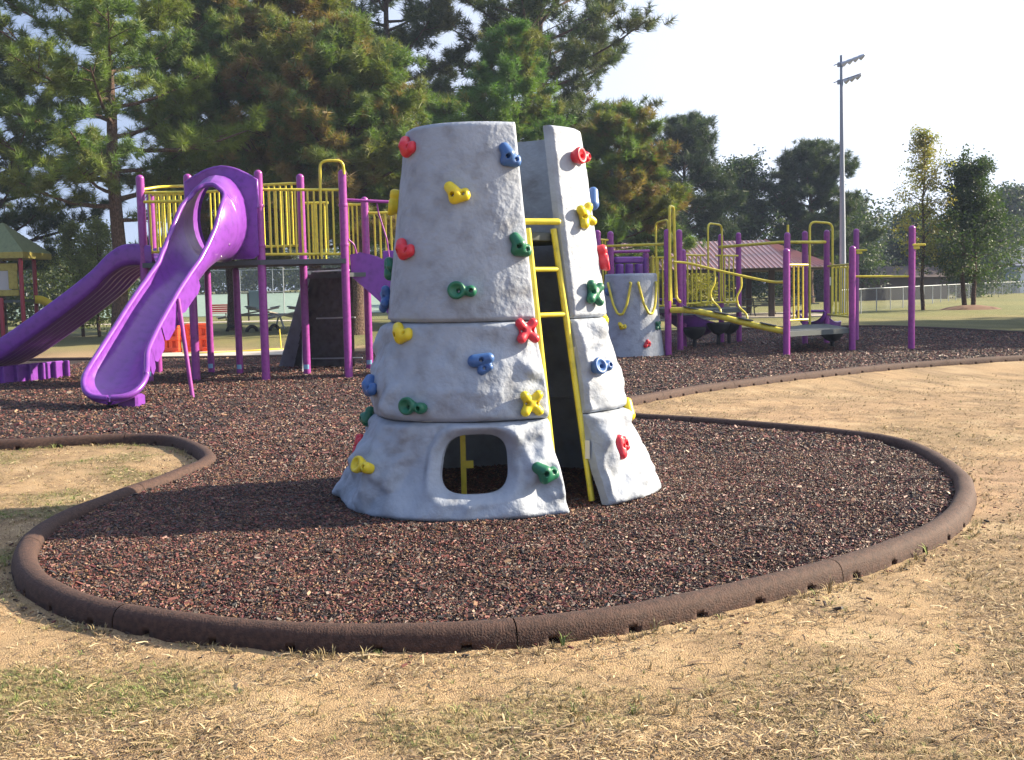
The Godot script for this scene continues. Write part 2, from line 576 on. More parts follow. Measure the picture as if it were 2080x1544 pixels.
func mulch() -> void:
	# the bed: one sheet at the filled level, its rim tucked under the kerb
	var mb := MB.new()
	var inside := inset_polygon(0.02)
	var idx := Geometry2D.triangulate_polygon(inside)
	for q in inside:
		mb.v.append(Vector3(q.x, MULCH - 0.012, q.y))
	for k in range(0, idx.size(), 3):
		var a := inside[idx[k]]
		var area := (inside[idx[k + 1]] - a).cross(inside[idx[k + 2]] - a)
		if area < 0.0:
			mb.tri(idx[k], idx[k + 1], idx[k + 2])
		else:
			mb.tri(idx[k], idx[k + 2], idx[k + 1])
	whole("mulch_bed", mb.mesh(), M.mulch_bed, "", "", "", "structure")
	# the loose shreds that lie on it
	var chip := MB.new()
	var l := 0.5
	var w := 0.125
	var t := 0.10
	var ring := [Vector3(-l * 0.7, 0, -w), Vector3(l * 0.8, 0, -w * 0.7), Vector3(l * 0.6, 0, w), Vector3(-l * 0.8, 0, w * 0.8)]
	for k in 4:
		var a: Vector3 = ring[k]
		var b: Vector3 = ring[(k + 1) % 4]
		chip.quad_of(b - Vector3(0, t, 0), a - Vector3(0, t, 0), a * 0.9 + Vector3(0, t, 0), b * 0.9 + Vector3(0, t, 0))
	chip.quad_of(ring[3] * 0.9 + Vector3(0, t, 0), ring[2] * 0.9 + Vector3(0, t, 0), ring[1] * 0.9 + Vector3(0, t, 0), ring[0] * 0.9 + Vector3(0, t, 0))
	var m := chip.mesh()
	var inner := inset_polygon(0.07)
	var tints := [Vector3(0.036, 0.023, 0.019), Vector3(0.066, 0.035, 0.024), Vector3(0.14, 0.044, 0.034), Vector3(0.18, 0.100, 0.050), Vector3(0.024, 0.023, 0.024), Vector3(0.105, 0.030, 0.030), Vector3(0.22, 0.14, 0.085)]
	var share := [0.22, 0.47, 0.68, 0.79, 0.89, 0.98, 1.0]
	var places := []
	var cols := PackedColorArray()
	for zone in [[-2.9, 3.4, -9.2, -4.2, 260000, 0.0185], [-3.2, 3.2, -13.2, -9.2, 60000, 0.028], [-9.5, 12.0, -26.0, -11.0, 190000, 0.036], [3.0, 13.6, -34.5, -26.0, 22000, 0.05]]:
		for k in zone[4]:
			var x := rng.randf_range(zone[0], zone[1])
			var z := rng.randf_range(zone[2], zone[3])
			if absf(x) > -z * 0.50 + 0.6 or not Geometry2D.is_point_in_polygon(Vector2(x, z), inner):
				continue
			var s: float = zone[5] * exp(rng.randfn(0.0, 0.38))
			var b := Basis(Vector3.UP, rng.randf() * TAU) * Basis(Vector3.FORWARD, rng.randfn(0.0, 0.33)) * Basis(Vector3.RIGHT, rng.randfn(0.0, 0.5))
			var y := MULCH - 0.006 + rng.randf() * 0.012 + 0.022 * maxf(0.0, noise.get_noise_2d(x * 1.6, z * 1.6) + 0.25)
			places.append(Transform3D(b.scaled_local(Vector3(s, s * rng.randf_range(0.7, 1.2), s * rng.randf_range(0.7, 1.5))), Vector3(x, y, z)))
			var r := rng.randf()
			var c: Vector3 = tints[0]
			for q in 7:
				if r < share[q]:
					c = tints[q]
					break
			c *= rng.randf_range(0.75, 1.35)
			cols.append(Color(c.x, c.y, c.z))
	# shreds kicked out over the kerb
	for k in 2600:
		var q := kerb_line[rng.randi() % kerb_line.size()]
		var p := q + Vector2(rng.randfn(0.0, 0.16), rng.randfn(0.0, 0.16))
		if p.y < -14.0 or Geometry2D.is_point_in_polygon(p, inner) or (p - q).length() < 0.08:
			continue
		var s := 0.02 * exp(rng.randfn(0.0, 0.35))
		places.append(Transform3D((Basis(Vector3.UP, rng.randf() * TAU) * Basis(Vector3.FORWARD, rng.randfn(0.0, 0.2))).scaled_local(Vector3.ONE * s), Vector3(p.x, 0.010, p.y)))
		var c: Vector3 = tints[rng.randi() % 6]
		cols.append(Color(c.x, c.y, c.z))
	var o := scatter("rubber_mulch", m, M.mulch_chip, places, cols)
	tag(o, "shredded brown and red rubber mulch filling the kerbed play area", "mulch", "", "stuff")


func kerb() -> void:
	var t := thing("rubber_kerb", Vector3(0, 0, -4.3), "dark brown rounded rubber kerb winding round the whole mulch bed", "kerb")
	# walk the line in even steps
	var pts := PackedVector2Array()
	var n := kerb_line.size()
	var carry := 0.0
	for k in n:
		var a := kerb_line[k]
		var b := kerb_line[(k + 1) % n]
		var d := a.distance_to(b)
		while carry < d:
			pts.append(a.lerp(b, carry / d))
			carry += 0.05
		carry -= d
	var count := pts.size()
	var per := 36     # 1.8 m to a length of kerb
	var k0 := 0
	var out_sign := -1.0 if Geometry2D.is_polygon_clockwise(kerb_line) else 1.0
	while k0 < count:
		var k1 := mini(k0 + per, count)
		if count - k1 < 10:
			k1 = count
		var mb := MB.new()
		var rows := 0
		var m := 15
		for k in range(k0, k1 + 1):
			var gap := (k % 7) < 1 and k > k0 + 1 and k < k1 - 1
			for cut in ([[-0.45, false], [-0.43, true], [0.43, true], [0.45, false]] if gap else [[0.0, false]]):
				kerb_row(mb, pts, k, cut[0], cut[1], k0, k1, out_sign)
				rows += 1
		for r in rows - 1:
			for q in m - 1:
				if out_sign > 0.0:
					mb.quad(r * m + q, (r + 1) * m + q, (r + 1) * m + q + 1, r * m + q + 1)
				else:
					mb.quad(r * m + q, r * m + q + 1, (r + 1) * m + q + 1, (r + 1) * m + q)
		part("kerb_length", mb, M.kerb_rubber, t)
		k0 = k1


func kerb_row(mb: MB, pts: PackedVector2Array, k: int, shift: float, gap: bool, k0: int, k1: int, out_sign: float) -> void:
	var count := pts.size()
	var p := pts[k % count]
	var d := (pts[(k + 1) % count] - pts[(k - 1 + count) % count]).normalized()
	p += d * 0.05 * shift
	var side := Vector2(d.y, -d.x) * out_sign
	var f := 0.0
	if k == k0: f = 0.003
	elif k == k1: f = -0.003
	var wob := 0.006 * noise.get_noise_2d(p.x * 1.5, p.y * 1.5)
	var prof := []
	prof.append(Vector2(0.025 if gap else 0.070, -0.03))
	prof.append(Vector2(0.025 if gap else 0.070, 0.026))
	prof.append(Vector2(0.069, 0.027))
	prof.append(Vector2(0.067, 0.045))
	for q in 9:
		var a := PI * q / 8.0
		prof.append(Vector2(cos(a) * 0.064, 0.052 + sin(a) * 0.050))
	prof.append(Vector2(-0.066, 0.04))
	prof.append(Vector2(-0.068, -0.03))
	for q in prof:
		var w: Vector2 = p + side * (q.x + wob) + d * f
		mb.v.append(Vector3(w.x, q.y + wob * 0.5, w.y))


const TOWER := Vector3(-0.1, 0.0, -7.8)
const TOWER_R := [[0.05, 1.11], [0.14, 1.07], [0.25, 1.01], [0.45, 0.935], [0.60, 0.885], [0.635, 0.87], [0.70, 0.88], [0.82, 0.875], [0.95, 0.835], [1.1, 0.785], [1.25, 0.75], [1.35, 0.742], [2.52, 0.595]]


func tower_r(h: float, a := -90.0) -> float:     # the shells are not quite round in plan
	var m := 1.0
	if a > 36.0 and a < 100.0:
		m = 0.90 + 0.12 * smoothstep(46.0, 82.0, a)
	elif a >= 100.0 and a < 128.0:
		m = 1.02
	elif a > -77.0 and a <= 36.0:
		m = 1.0 - 0.085 * sin(deg_to_rad(2.5 * (a + 5.0)))
	return interp(h, TOWER_R) * m


func hole_value(a: float, h: float, front: bool) -> float:     # under 1 inside the crawl hole
	if not front:
		return 9.0
	var x := (a + 8.6) / 12.6
	var y := (h - 0.375) / 0.178
	return pow(absf(x), 3.2) + pow(absf(y), 3.2)


func rock_bump(p: Vector3, row: int) -> float:
	var fine := noise.get_noise_3d(p.x * 9.0, p.y * 7.0, p.z * 9.0)
	if row == 2:
		return 0.0035 * fine + 0.004 * noise.get_noise_3d(p.x * 4.0, p.y * 2.0, p.z * 4.0) + 0.0016 * noise.get_noise_3d(p.x * 30.0, p.y * 22.0, p.z * 30.0)
	var lump := noise.get_noise_3d(p.x * 1.5 + 7.0, p.y * 1.35, p.z * 1.5)
	var knob := maxf(0.0, noise.get_noise_3d(p.x * 2.1, p.y * 2.3 + 5.0, p.z * 2.1))
	var k := 1.0 if row == 1 else 1.5
	return k * (0.060 * lump + 0.085 * knob) + 0.005 * fine


func shell_panel(row: int, h0: float, h1: float, a0: Array, a1: Array, front: bool, parent: Node3D) -> void:
	var mb := MB.new()
	var ins := MB.new()
	var span: float = a1[0] - a0[0]
	var nu := maxi(12, int(span / (0.85 if front else 1.3)))
	var nv := maxi(10, int((h1 - h0) / 0.0155))
	var thick := 0.075
	var grid := []
	for j in nv + 1:
		var v := float(j) / nv
		var h := lerpf(h0, h1, v)
		var lo: float = interp(h, [[0.05, a0[0]], [1.25, a0[1]], [2.52, a0[2]]])
		var hi: float = interp(h, [[0.05, a1[0]], [1.25, a1[1]], [2.52, a1[2]]])
		for k in nu + 1:
			grid.append(Vector2(lerpf(lo, hi, float(k) / nu), h))
	if front and row == 0:
		# draw the grid's ring round the crawl hole onto the hole's edge
		for q in grid.size():
			var f := hole_value(grid[q].x, grid[q].y, true)
			if f < 1.0 and f > 0.45:
				var s := pow(f, -1.0 / 3.2)
				grid[q] = Vector2(-8.6 + (grid[q].x + 8.6) * s, 0.375 + (grid[q].y - 0.375) * s)
	for q in grid.size():
		var k: int = q % (nu + 1)
		var j: int = q / (nu + 1)
		var a: float = grid[q].x
		var h: float = grid[q].y
		var r := tower_r(h, a)
		var dir := Vector3(sin(deg_to_rad(a)), 0, cos(deg_to_rad(a)))
		var p := dir * r + Vector3(0, h, 0)
		var bump := rock_bump(p, row)
		# rolled edges where panels meet
		var edge_v := minf(h - h0, h1 - h)
		var edge_u := minf(k, nu - k) * deg_to_rad(span / nu) * r
		var roll := 0.026
		for e in [edge_v, edge_u]:
			if e < roll:
				var x: float = 1.0 - e / roll
				bump = lerpf(bump, bump * 0.4, x) - roll * (1.0 - sqrt(maxf(0.0, 1.0 - x * x)))
		var f := hole_value(a, h, front and row == 0)
		if f < 3.5:
			# the moulded lip: a swollen ring that turns inwards at the hole
			var x := clampf((f - 0.9) / 2.6, 0.0, 1.0)
			bump = lerpf(0.012, bump, smoothstep(0.0, 1.0, x)) + 0.010 * sin(PI * clampf((f - 1.0) / 2.0, 0.0, 1.0)) - 0.055 * pow(1.0 - clampf((f - 1.0) / 1.5, 0.0, 1.0), 2.0)
		mb.v.append(dir * (r + bump) + Vector3(0, h, 0))
		ins.v.append(dir * (r - thick) + Vector3(0, h, 0))
	var edges := {}
	for j in nv:
		for k in nu:
			var a := j * (nu + 1) + k
			var c: Vector2 = (grid[a] + grid[a + 1] + grid[a + nu + 1] + grid[a + nu + 2]) * 0.25
			if hole_value(c.x, c.y, front and row == 0) < 0.97:
				continue
			mb.quad(a, a + 1, a + nu + 2, a + nu + 1)
			ins.quad(a, a + nu + 1, a + nu + 2, a + 1)
			if front and row == 0:
				for e in [[a, a + 1], [a + 1, a + nu + 2], [a + nu + 2, a + nu + 1], [a + nu + 1, a]]:
					var key: int = mini(e[0], e[1]) * 1000000 + maxi(e[0], e[1])
					if edges.has(key):
						edges.erase(key)
					else:
						edges[key] = e
	if not (front and row == 0):
		var loop := []
		for k in nu: loop.append([k, k + 1])
		for j in nv: loop.append([j * (nu + 1) + nu, (j + 1) * (nu + 1) + nu])
		for k in nu: loop.append([nv * (nu + 1) + nu - k, nv * (nu + 1) + nu - k - 1])
		for j in nv: loop.append([(nv - j) * (nu + 1), (nv - j - 1) * (nu + 1)])
		for q in loop.size(): edges[q] = loop[q]
	# walls between the outer skin and the hollow
	var total := mb.v.size()
	for e in edges.values():
		var n := mb.v.size()
		for q in [e[0], e[1]]:
			mb.v.append(mb.v[q])
		for q in [e[1], e[0]]:
			mb.v.append(ins.v[q])
		mb.quad(n + 1, n, n + 3, n + 2)
	var o := local_part(["bottom_panel", "middle_panel", "top_panel"][row], mb.mesh(), M.grey_stone, parent)
	local_part("inner_skin", ins.mesh(), M.grey_stone, o)
	if total < 0: print(total)


# ---- climbing holds: small solids cut from a distance field
func smin(a: float, b: float, k: float) -> float:
	var h := clampf(0.5 + 0.5 * (b - a) / k, 0.0, 1.0)
	return lerpf(b, a, h) - k * h * (1.0 - h)


func capsule(p: Vector3, a: Vector3, b: Vector3, r0: float, r1: float) -> float:
	var d := b - a
	var t := clampf((p - a).dot(d) / d.length_squared(), 0.0, 1.0)
	return (p - a - d * t).length() - lerpf(r0, r1, t)


func hold_field(kind: int, p: Vector3) -> float:
	var d := 9.0
	var holes := []
	match kind:
		0:      # a knuckle: a fat upper lobe over a broad foot
			d = capsule(p, Vector3(-0.038, 0.036, 0.014), Vector3(-0.008, 0.004, 0.030), 0.031, 0.036)
			d = smin(d, capsule(p, Vector3(-0.012, -0.030, 0.014), Vector3(0.046, -0.016, 0.014), 0.030, 0.028), 0.022)
			d = smin(d, capsule(p, Vector3(0.048, 0.006, 0.008), Vector3(0.05, -0.01, 0.01), 0.024, 0.024), 0.015)
			holes = [Vector2(-0.016, -0.012), Vector2(0.040, -0.006)]
		1:      # a four-leaf lump
			for s in [Vector2(1, 1), Vector2(-1, 1), Vector2(1, -1), Vector2(-1, -1)]:
				d = smin(d, capsule(p, Vector3(s.x * 0.012, s.y * 0.010, 0.016), Vector3(s.x * 0.040, s.y * 0.044, 0.028), 0.028, 0.026), 0.016)
			holes = [Vector2(-0.030, 0.0), Vector2(0.030, 0.0)]
		2:      # two joined knobs, the larger one dished
			var big := Vector3(p.x + 0.032, p.y, 0.0)
			d = capsule(p, Vector3(-0.032, 0, 0.0), Vector3(-0.032, 0, 0.034), 0.034, 0.050)
			d = maxf(d, p.z - 0.056)
			d = maxf(d, -((p - Vector3(-0.032, 0.0, 0.083)).length() - 0.043))
			d = smin(d, capsule(p, Vector3(0.046, 0, 0.0), Vector3(0.046, 0, 0.026), 0.028, 0.032), 0.018)
			d = smin(d, capsule(p, Vector3(-0.02, 0, 0.012), Vector3(0.04, 0, 0.012), 0.022, 0.022), 0.018)
			holes = [Vector2(-0.020, -0.004), Vector2(0.048, 0.0)]
			if big.length() < -1.0: d = 0.0
		_:      # a wedge with a thumb notch
			d = capsule(p, Vector3(-0.030, -0.034, 0.012), Vector3(0.0, 0.040, 0.026), 0.036, 0.030)
			d = smin(d, capsule(p, Vector3(0.036, -0.026, 0.010), Vector3(0.042, 0.016, 0.024), 0.026, 0.020), 0.012)
			holes = [Vector2(-0.010, -0.004), Vector2(0.034, -0.012)]
	for q in holes:
		var r := Vector2(p.x - q.x, p.y - q.y).length()
		d = maxf(d, -maxf(r - (0.0085 if p.z < 0.03 else 0.012), 0.010 - p.z))
	return maxf(d, -p.z - 0.012)


func surface_net(kind: int, lo: Vector3, hi: Vector3, cell: float) -> ArrayMesh:
	var n := Vector3i(((hi - lo) / cell).ceil()) + Vector3i.ONE
	var f := PackedFloat32Array()
	f.resize(n.x * n.y * n.z)
	var q := 0
	for z in n.z:
		for y in n.y:
			for x in n.x:
				f[q] = hold_field(kind, lo + Vector3(x, y, z) * cell)
				q += 1
	var mb := MB.new()
	var at := {}
	var step := [1, n.x, n.x * n.y]
	for z in n.z - 1:
		for y in n.y - 1:
			for x in n.x - 1:
				var b := x + y * n.x + z * n.x * n.y
				var sum := Vector3.ZERO
				var hits := 0
				for ax in 3:
					var u: int = (ax + 1) % 3
					var w: int = (ax + 2) % 3
					for c in 4:
						var i0: int = b + (step[u] if c & 1 else 0) + (step[w] if c & 2 else 0)
						var f0 := f[i0]
						var f1 := f[i0 + step[ax]]
						if (f0 < 0.0) != (f1 < 0.0):
							var o := Vector3.ZERO
							o[ax] = f0 / (f0 - f1)
							o[u] = 1.0 if c & 1 else 0.0
							o[w] = 1.0 if c & 2 else 0.0
							sum += o
							hits += 1
				if hits:
					at[b] = mb.v.size()
					mb.v.append(lo + (Vector3(x, y, z) + sum / hits) * cell)
	for z in range(1, n.z - 1):
		for y in range(1, n.y - 1):
			for x in range(1, n.x - 1):
				var b := x + y * n.x + z * n.x * n.y
				for ax in 3:
					var f0 := f[b]
					var f1 := f[b + step[ax]]
					if (f0 < 0.0) == (f1 < 0.0):
						continue
					var u: int = step[(ax + 1) % 3]
					var w: int = step[(ax + 2) % 3]
					var c := [b - u - w, b - w, b, b - u]
					if not (at.has(c[0]) and at.has(c[1]) and at.has(c[2]) and at.has(c[3])):
						continue
					if f0 < 0.0:
						mb.quad(at[c[0]], at[c[1]], at[c[2]], at[c[3]])
					else:
						mb.quad(at[c[0]], at[c[3]], at[c[2]], at[c[1]])
	return mb.mesh()


var hold_meshes := []
var bolt_mesh: ArrayMesh


func make_holds() -> void:
	for k in 4:
		hold_meshes.append(surface_net(k, Vector3(-0.105, -0.095, -0.02), Vector3(0.105, 0.095, 0.085), 0.0052))
	var mb := MB.new()
	mb.lathe(PackedVector2Array([Vector2(0.0085, -0.01), Vector2(0.0085, 0.006), Vector2(0.006, 0.009), Vector2(0.0, 0.009)]), 6)
	bolt_mesh = mb.mesh()


func hold(parent: Node3D, at: Transform3D, color: String, kind: int, size := 1.0) -> void:
	var o := local_part("climbing_hold", hold_meshes[kind], M["hold_" + color], parent, at.scaled_local(Vector3.ONE * size))
	o.set_meta("label", {"red": "bright red", "blue": "blue", "green": "dark green", "yellow": "yellow"}[color] + " plastic climbing hold")
	var spots: Array = [[Vector2(-0.016, -0.012), Vector2(0.040, -0.006)], [Vector2(-0.030, 0.0), Vector2(0.030, 0.0)], [Vector2(-0.020, -0.004), Vector2(0.048, 0.0)], [Vector2(-0.010, -0.004), Vector2(0.034, -0.012)]][kind]
	for s in spots:
		local_part("bolt", bolt_mesh, M.bolt_steel, o, Transform3D(Basis(Vector3.RIGHT, PI / 2), Vector3(s.x, s.y, 0.012)))


func tower_spot(a: float, h: float, turn: float, out := 0.0) -> Transform3D:
	var dir := Vector3(sin(deg_to_rad(a)), 0, cos(deg_to_rad(a)))
	var slope := (tower_r(h + 0.03) - tower_r(h - 0.03)) / 0.06
	var across := (tower_r(h, a + 1.0) - tower_r(h, a - 1.0)) / deg_to_rad(2.0) / tower_r(h, a)
	var nrm := (dir + Vector3(0, -slope, 0) - Vector3(dir.z, 0, -dir.x) * across).normalized()
	var right := Vector3.UP.cross(nrm).normalized()
	var row := 0 if h < 0.63 else (1 if h < 1.25 else 2)
	var p := dir * tower_r(h, a) + Vector3(0, h, 0)
	p += dir * (rock_bump(p, row) + out)
	return Transform3D(Basis(right, nrm.cross(right), nrm) * Basis(Vector3.BACK, deg_to_rad(turn)), p)


func climbing_tower() -> void:
	make_holds()
	var t := thing("climbing_tower", TOWER, "tall grey moulded rock climbing tower with coloured holds and yellow ladder", "climbing tower")
	# shells: bearings from straight at the camera, at the foot, at mid height and at the top
	var rows := [[0.05, 0.626], [0.632, 1.246], [1.252, 2.52]]
	for s in [["front_shell", [-128.0, -128.0, -128.0], [26.0, 23.0, 17.3], true], ["side_shell", [46.0, 49.0, 47.5], [127.2, 127.2, 127.2], false], ["back_shell", [128.0, 128.0, 128.0], [231.5, 231.5, 231.5], false]]:
		var shell := Node3D.new()
		shell.name = s[0]
		t.add_child(shell)
		for r in 3:
			shell_panel(r, rows[r][0], rows[r][1], s[1], s[2], s[3], shell)
	for q in [[-54.6, 2.39, "red", 0, 0], [10.3, 2.29, "blue", 0, -20], [-19.0, 2.06, "yellow", 0, 0], [-86.0, 2.06, "yellow", 2, 90], [-48.2, 1.72, "red", 0, 0], [14.2, 1.72, "green", 0, -20],
			[-88.0, 1.62, "green", 3, 40], [-15.0, 1.445, "green", 2, -4], [-80.0, 1.40, "blue", 1, 20], [-44.9, 1.18, "yellow", 0, 5], [15.5, 1.18, "red", 1, 0], [-5.9, 0.995, "blue", 3, -60], [-61.0, 0.83, "blue", 0, -5],
			[-32.3, 0.73, "green", 2, -8], [14.6, 0.735, "yellow", 1, 0], [-86.0, 0.58, "green", 0, 80], [-80.0, 0.40, "red", 3, 20], [-48.0, 0.345, "yellow", 2, -5], [17.0, 0.31, "green", 0, 5],
			[69.0, 2.32, "red", 2, 0], [92.0, 2.06, "blue", 3, 0], [66.0, 1.925, "yellow", 1, 15], [84.0, 1.65, "red", 2, 90], [65.0, 1.41, "green", 1, -12], [57.5, 0.925, "blue", 2, 0], [84.0, 0.60, "yellow", 3, 0], [60.0, 0.40, "red", 3, 25],
			[108.0, 1.2, "yellow", 0, 0], [150.0, 2.0, "green", 1, 0], [190.0, 1.7, "red", 0, 0], [180.0, 0.9, "blue", 1, 0]]:
		hold(t, tower_spot(q[0], q[1], q[4], 0.001), q[2], q[3], 1.16)
	# ladder in the slot between the two shells
	var lad := Node3D.new()
	lad.name = "ladder"
	t.add_child(lad)
	var rail_pt := func(a: float, h: float, back: float) -> Vector3:
		return Vector3(sin(deg_to_rad(a)), 0, cos(deg_to_rad(a))) * (tower_r(maxf(h, 0.3)) * 0.93 - back) + Vector3(0, h, 0)
	for s in [[27.0, 24.0], [47.5, 46.0]]:
		var foot: Vector3 = rail_pt.call(s[0], 0.06, 0.10)
		var head: Vector3 = rail_pt.call(s[1], 1.84, 0.085)
		var mb := MB.new()
		mb.tube(PackedVector3Array([foot, head]), 0.021, 12)
		local_part("ladder_rail", mb.mesh(), M.yellow_steel, lad)
	for h in [1.28, 1.575]:
		var k: float = (h - 0.06) / 1.78
		var a: Vector3 = (rail_pt.call(27.0, 0.06, 0.10) as Vector3).lerp(rail_pt.call(24.0, 1.84, 0.085), k)
		var b: Vector3 = (rail_pt.call(47.5, 0.06, 0.10) as Vector3).lerp(rail_pt.call(46.0, 1.84, 0.085), k)
		var mb := MB.new()
		mb.tube(PackedVector3Array([a, b]), 0.0165, 10)
		local_part("rung", mb.mesh(), M.yellow_steel, lad)
	var top := MB.new()
	var ta: Vector3 = rail_pt.call(19.0, 1.885, 0.09)
	var tb: Vector3 = rail_pt.call(46.0, 1.885, 0.035)
	top.tube(PackedVector3Array([ta, tb, tb + (tb - ta).normalized() * 0.012]), [0.021, 0.021, 0.014], 12)
	local_part("grab_bar", top.mesh(), M.yellow_steel, lad)
	# the standing platform at the head of the ladder
	var pf := MB.new()
	pf.lathe(PackedVector2Array([Vector2(0.0, 1.76), Vector2(0.52, 1.76), Vector2(0.53, 1.77), Vector2(0.53, 1.81), Vector2(0.52, 1.82), Vector2(0.0, 1.82)]), 28)
	local_part("platform", pf.mesh(), M.deck_rubber, t)
	# a yellow bracket inside, seen through the crawl hole
	var br := MB.new()
	br.box(Vector3(-0.235, 0.36, 0.42), Vector3(0.035, 0.62, 0.035))
	br.box(Vector3(-0.205, 0.30, 0.44), Vector3(0.075, 0.05, 0.008))
	br.box(Vector3(-0.20, 0.065, 0.42), Vector3(0.12, 0.01, 0.09))
	local_part("brace", br.mesh(), M.yellow_steel, t)
	# a paper maker's label on the side shell's cheek
	var lb := MB.new()
	var e := Vector3(sin(deg_to_rad(46.0)), 0, cos(deg_to_rad(46.0)))
	var side := Vector3(-e.z, 0, e.x)
	for q in [[0.40, 0.12, 0.036], [1.02, 0.09, 0.016]]:
		var c: Vector3 = e * (tower_r(q[0], 46.0) - 0.045) + Vector3(0, q[0], 0) + side * (0.006 if q[0] < 0.6 else -0.03)
		lb = MB.new()
		lb.box(c, Vector3(0.004, q[1], q[2]), Basis(-side, Vector3.UP, e))
		local_part("label_sticker", lb.mesh(), M.paper, t)


func post(p: Vector2, top: float, parent: Node3D, r := 0.068, mat_name := "purple_steel", sticker := false) -> void:
	var mb := MB.new()
	var prof := PackedVector2Array([Vector2(0, -0.1), Vector2(r, -0.1), Vector2(r, top - r * 0.9)])
	for q in 6:
		var a := PI / 2 * (q + 1) / 6.0
		prof.append(Vector2(cos(a) * r, top - r * 0.9 + sin(a) * r * 0.9))
	prof[prof.size() - 1].x = 0.0
	mb.lathe(prof, 16, Vector3(p.x, 0, p.y))
	var o := part("post", mb, M[mat_name], parent)
	if sticker:
		var s := MB.new()
		var w := PackedVector2Array()
		for q in 9:
			var a := -0.75 + 1.5 * q / 8.0
			w.append(Vector2(sin(a), cos(a)))
		for q in 8:
			var a := Vector3(p.x + w[q].x * (r + 0.002), 0, p.y + w[q].y * (r + 0.002))
			var b := Vector3(p.x + w[q + 1].x * (r + 0.002), 0, p.y + w[q + 1].y * (r + 0.002))
			s.quad_of(a + Vector3(0, 0.13, 0), b + Vector3(0, 0.13, 0), b + Vector3(0, 0.21, 0), a + Vector3(0, 0.21, 0))
		part("depth_sticker", s, M.sticker_blue, o)


func railing(a: Vector3, b: Vector3, height: float, bars: int, parent: Node3D, r := 0.021, drop := 0.0, skip := []) -> Node3D:
	var g := group_part("railing", parent)
	var up := Vector3(0, height, 0)
	pipe("top_rail", PackedVector3Array([a + up, b + up]), r * 1.15, M.yellow_steel, g, 10)
	if drop < 0.5:
		pipe("bottom_rail", PackedVector3Array([a, b]), r * 1.15, M.yellow_steel, g, 10)
	for k in bars:
		if k in skip:
			continue
		var p := a.lerp(b, (k + 1.0) / (bars + 1.0))
		pipe("baluster", PackedVector3Array([p, p + up]), r * 0.82, M.yellow_steel, g, 8)
	return g


# the stations of a chute: floor middle, half width, half height of its oval, how far its wall wraps round
func chute(stations: Array, cuts: Array, parent: Node3D, mat_name := "purple_plastic", rim := 0.030, wall := 0.03) -> void:
	var n := 28
	var left := PackedVector3Array()
	var right := PackedVector3Array()
	var rows := []
	var outer := []
	for k in stations.size():
		var s: Dictionary = stations[k]
		var a: Vector3 = stations[maxi(k - 1, 0)].p
		var b: Vector3 = stations[mini(k + 1, stations.size() - 1)].p
		var fwd := (b - a).normalized()
		var rt := fwd.cross(Vector3.UP).normalized()
		var up := rt.cross(fwd)
		var row := []
		var row2 := []
		for q in n + 1:
			var f: float = (2.0 * q / n - 1.0) * s.phi
			var c: Vector3 = s.p + up * s.hh
			var d = rt * (sin(f) * s.w) - up * (cos(f) * s.hh)
			var e = rt * (sin(f) * (s.w + wall)) - up * (cos(f) * (s.hh + wall))
			row.append(c + d)
			row2.append(c + e)
		rows.append(row)
		outer.append(row2)
		if s.phi < PI - 0.01:
			left.append((row[0] + row2[0]) * 0.5)
			right.append((row[n] + row2[n]) * 0.5)
	for c in cuts.size() - 1:
		var mb := MB.new()
		for set_of in 2:
			var src: Array = rows if set_of == 0 else outer
			var st := mb.v.size()
			for k in range(cuts[c], cuts[c + 1] + 1):
				for q in n + 1:
					var p: Vector3 = src[k][q]
					if k == cuts[c] and c > 0:
						p = p.lerp(src[k + 1][q], 0.03)
					mb.v.append(p)
			for k in cuts[c + 1] - cuts[c]:
				for q in n:
					var a = st + k * (n + 1) + q
					if set_of == 0:
						mb.quad(a, a + n + 1, a + n + 2, a + 1)
					else:
						mb.quad(a, a + 1, a + n + 2, a + n + 1)
		part("chute_section", mb, M[mat_name], parent)
	var loop := left.duplicate()
	loop.reverse()
	loop.append_array(right)
	var mb := MB.new()
	mb.tube(loop, rim, 10, true)
	part("rim", mb, M[mat_name], parent)


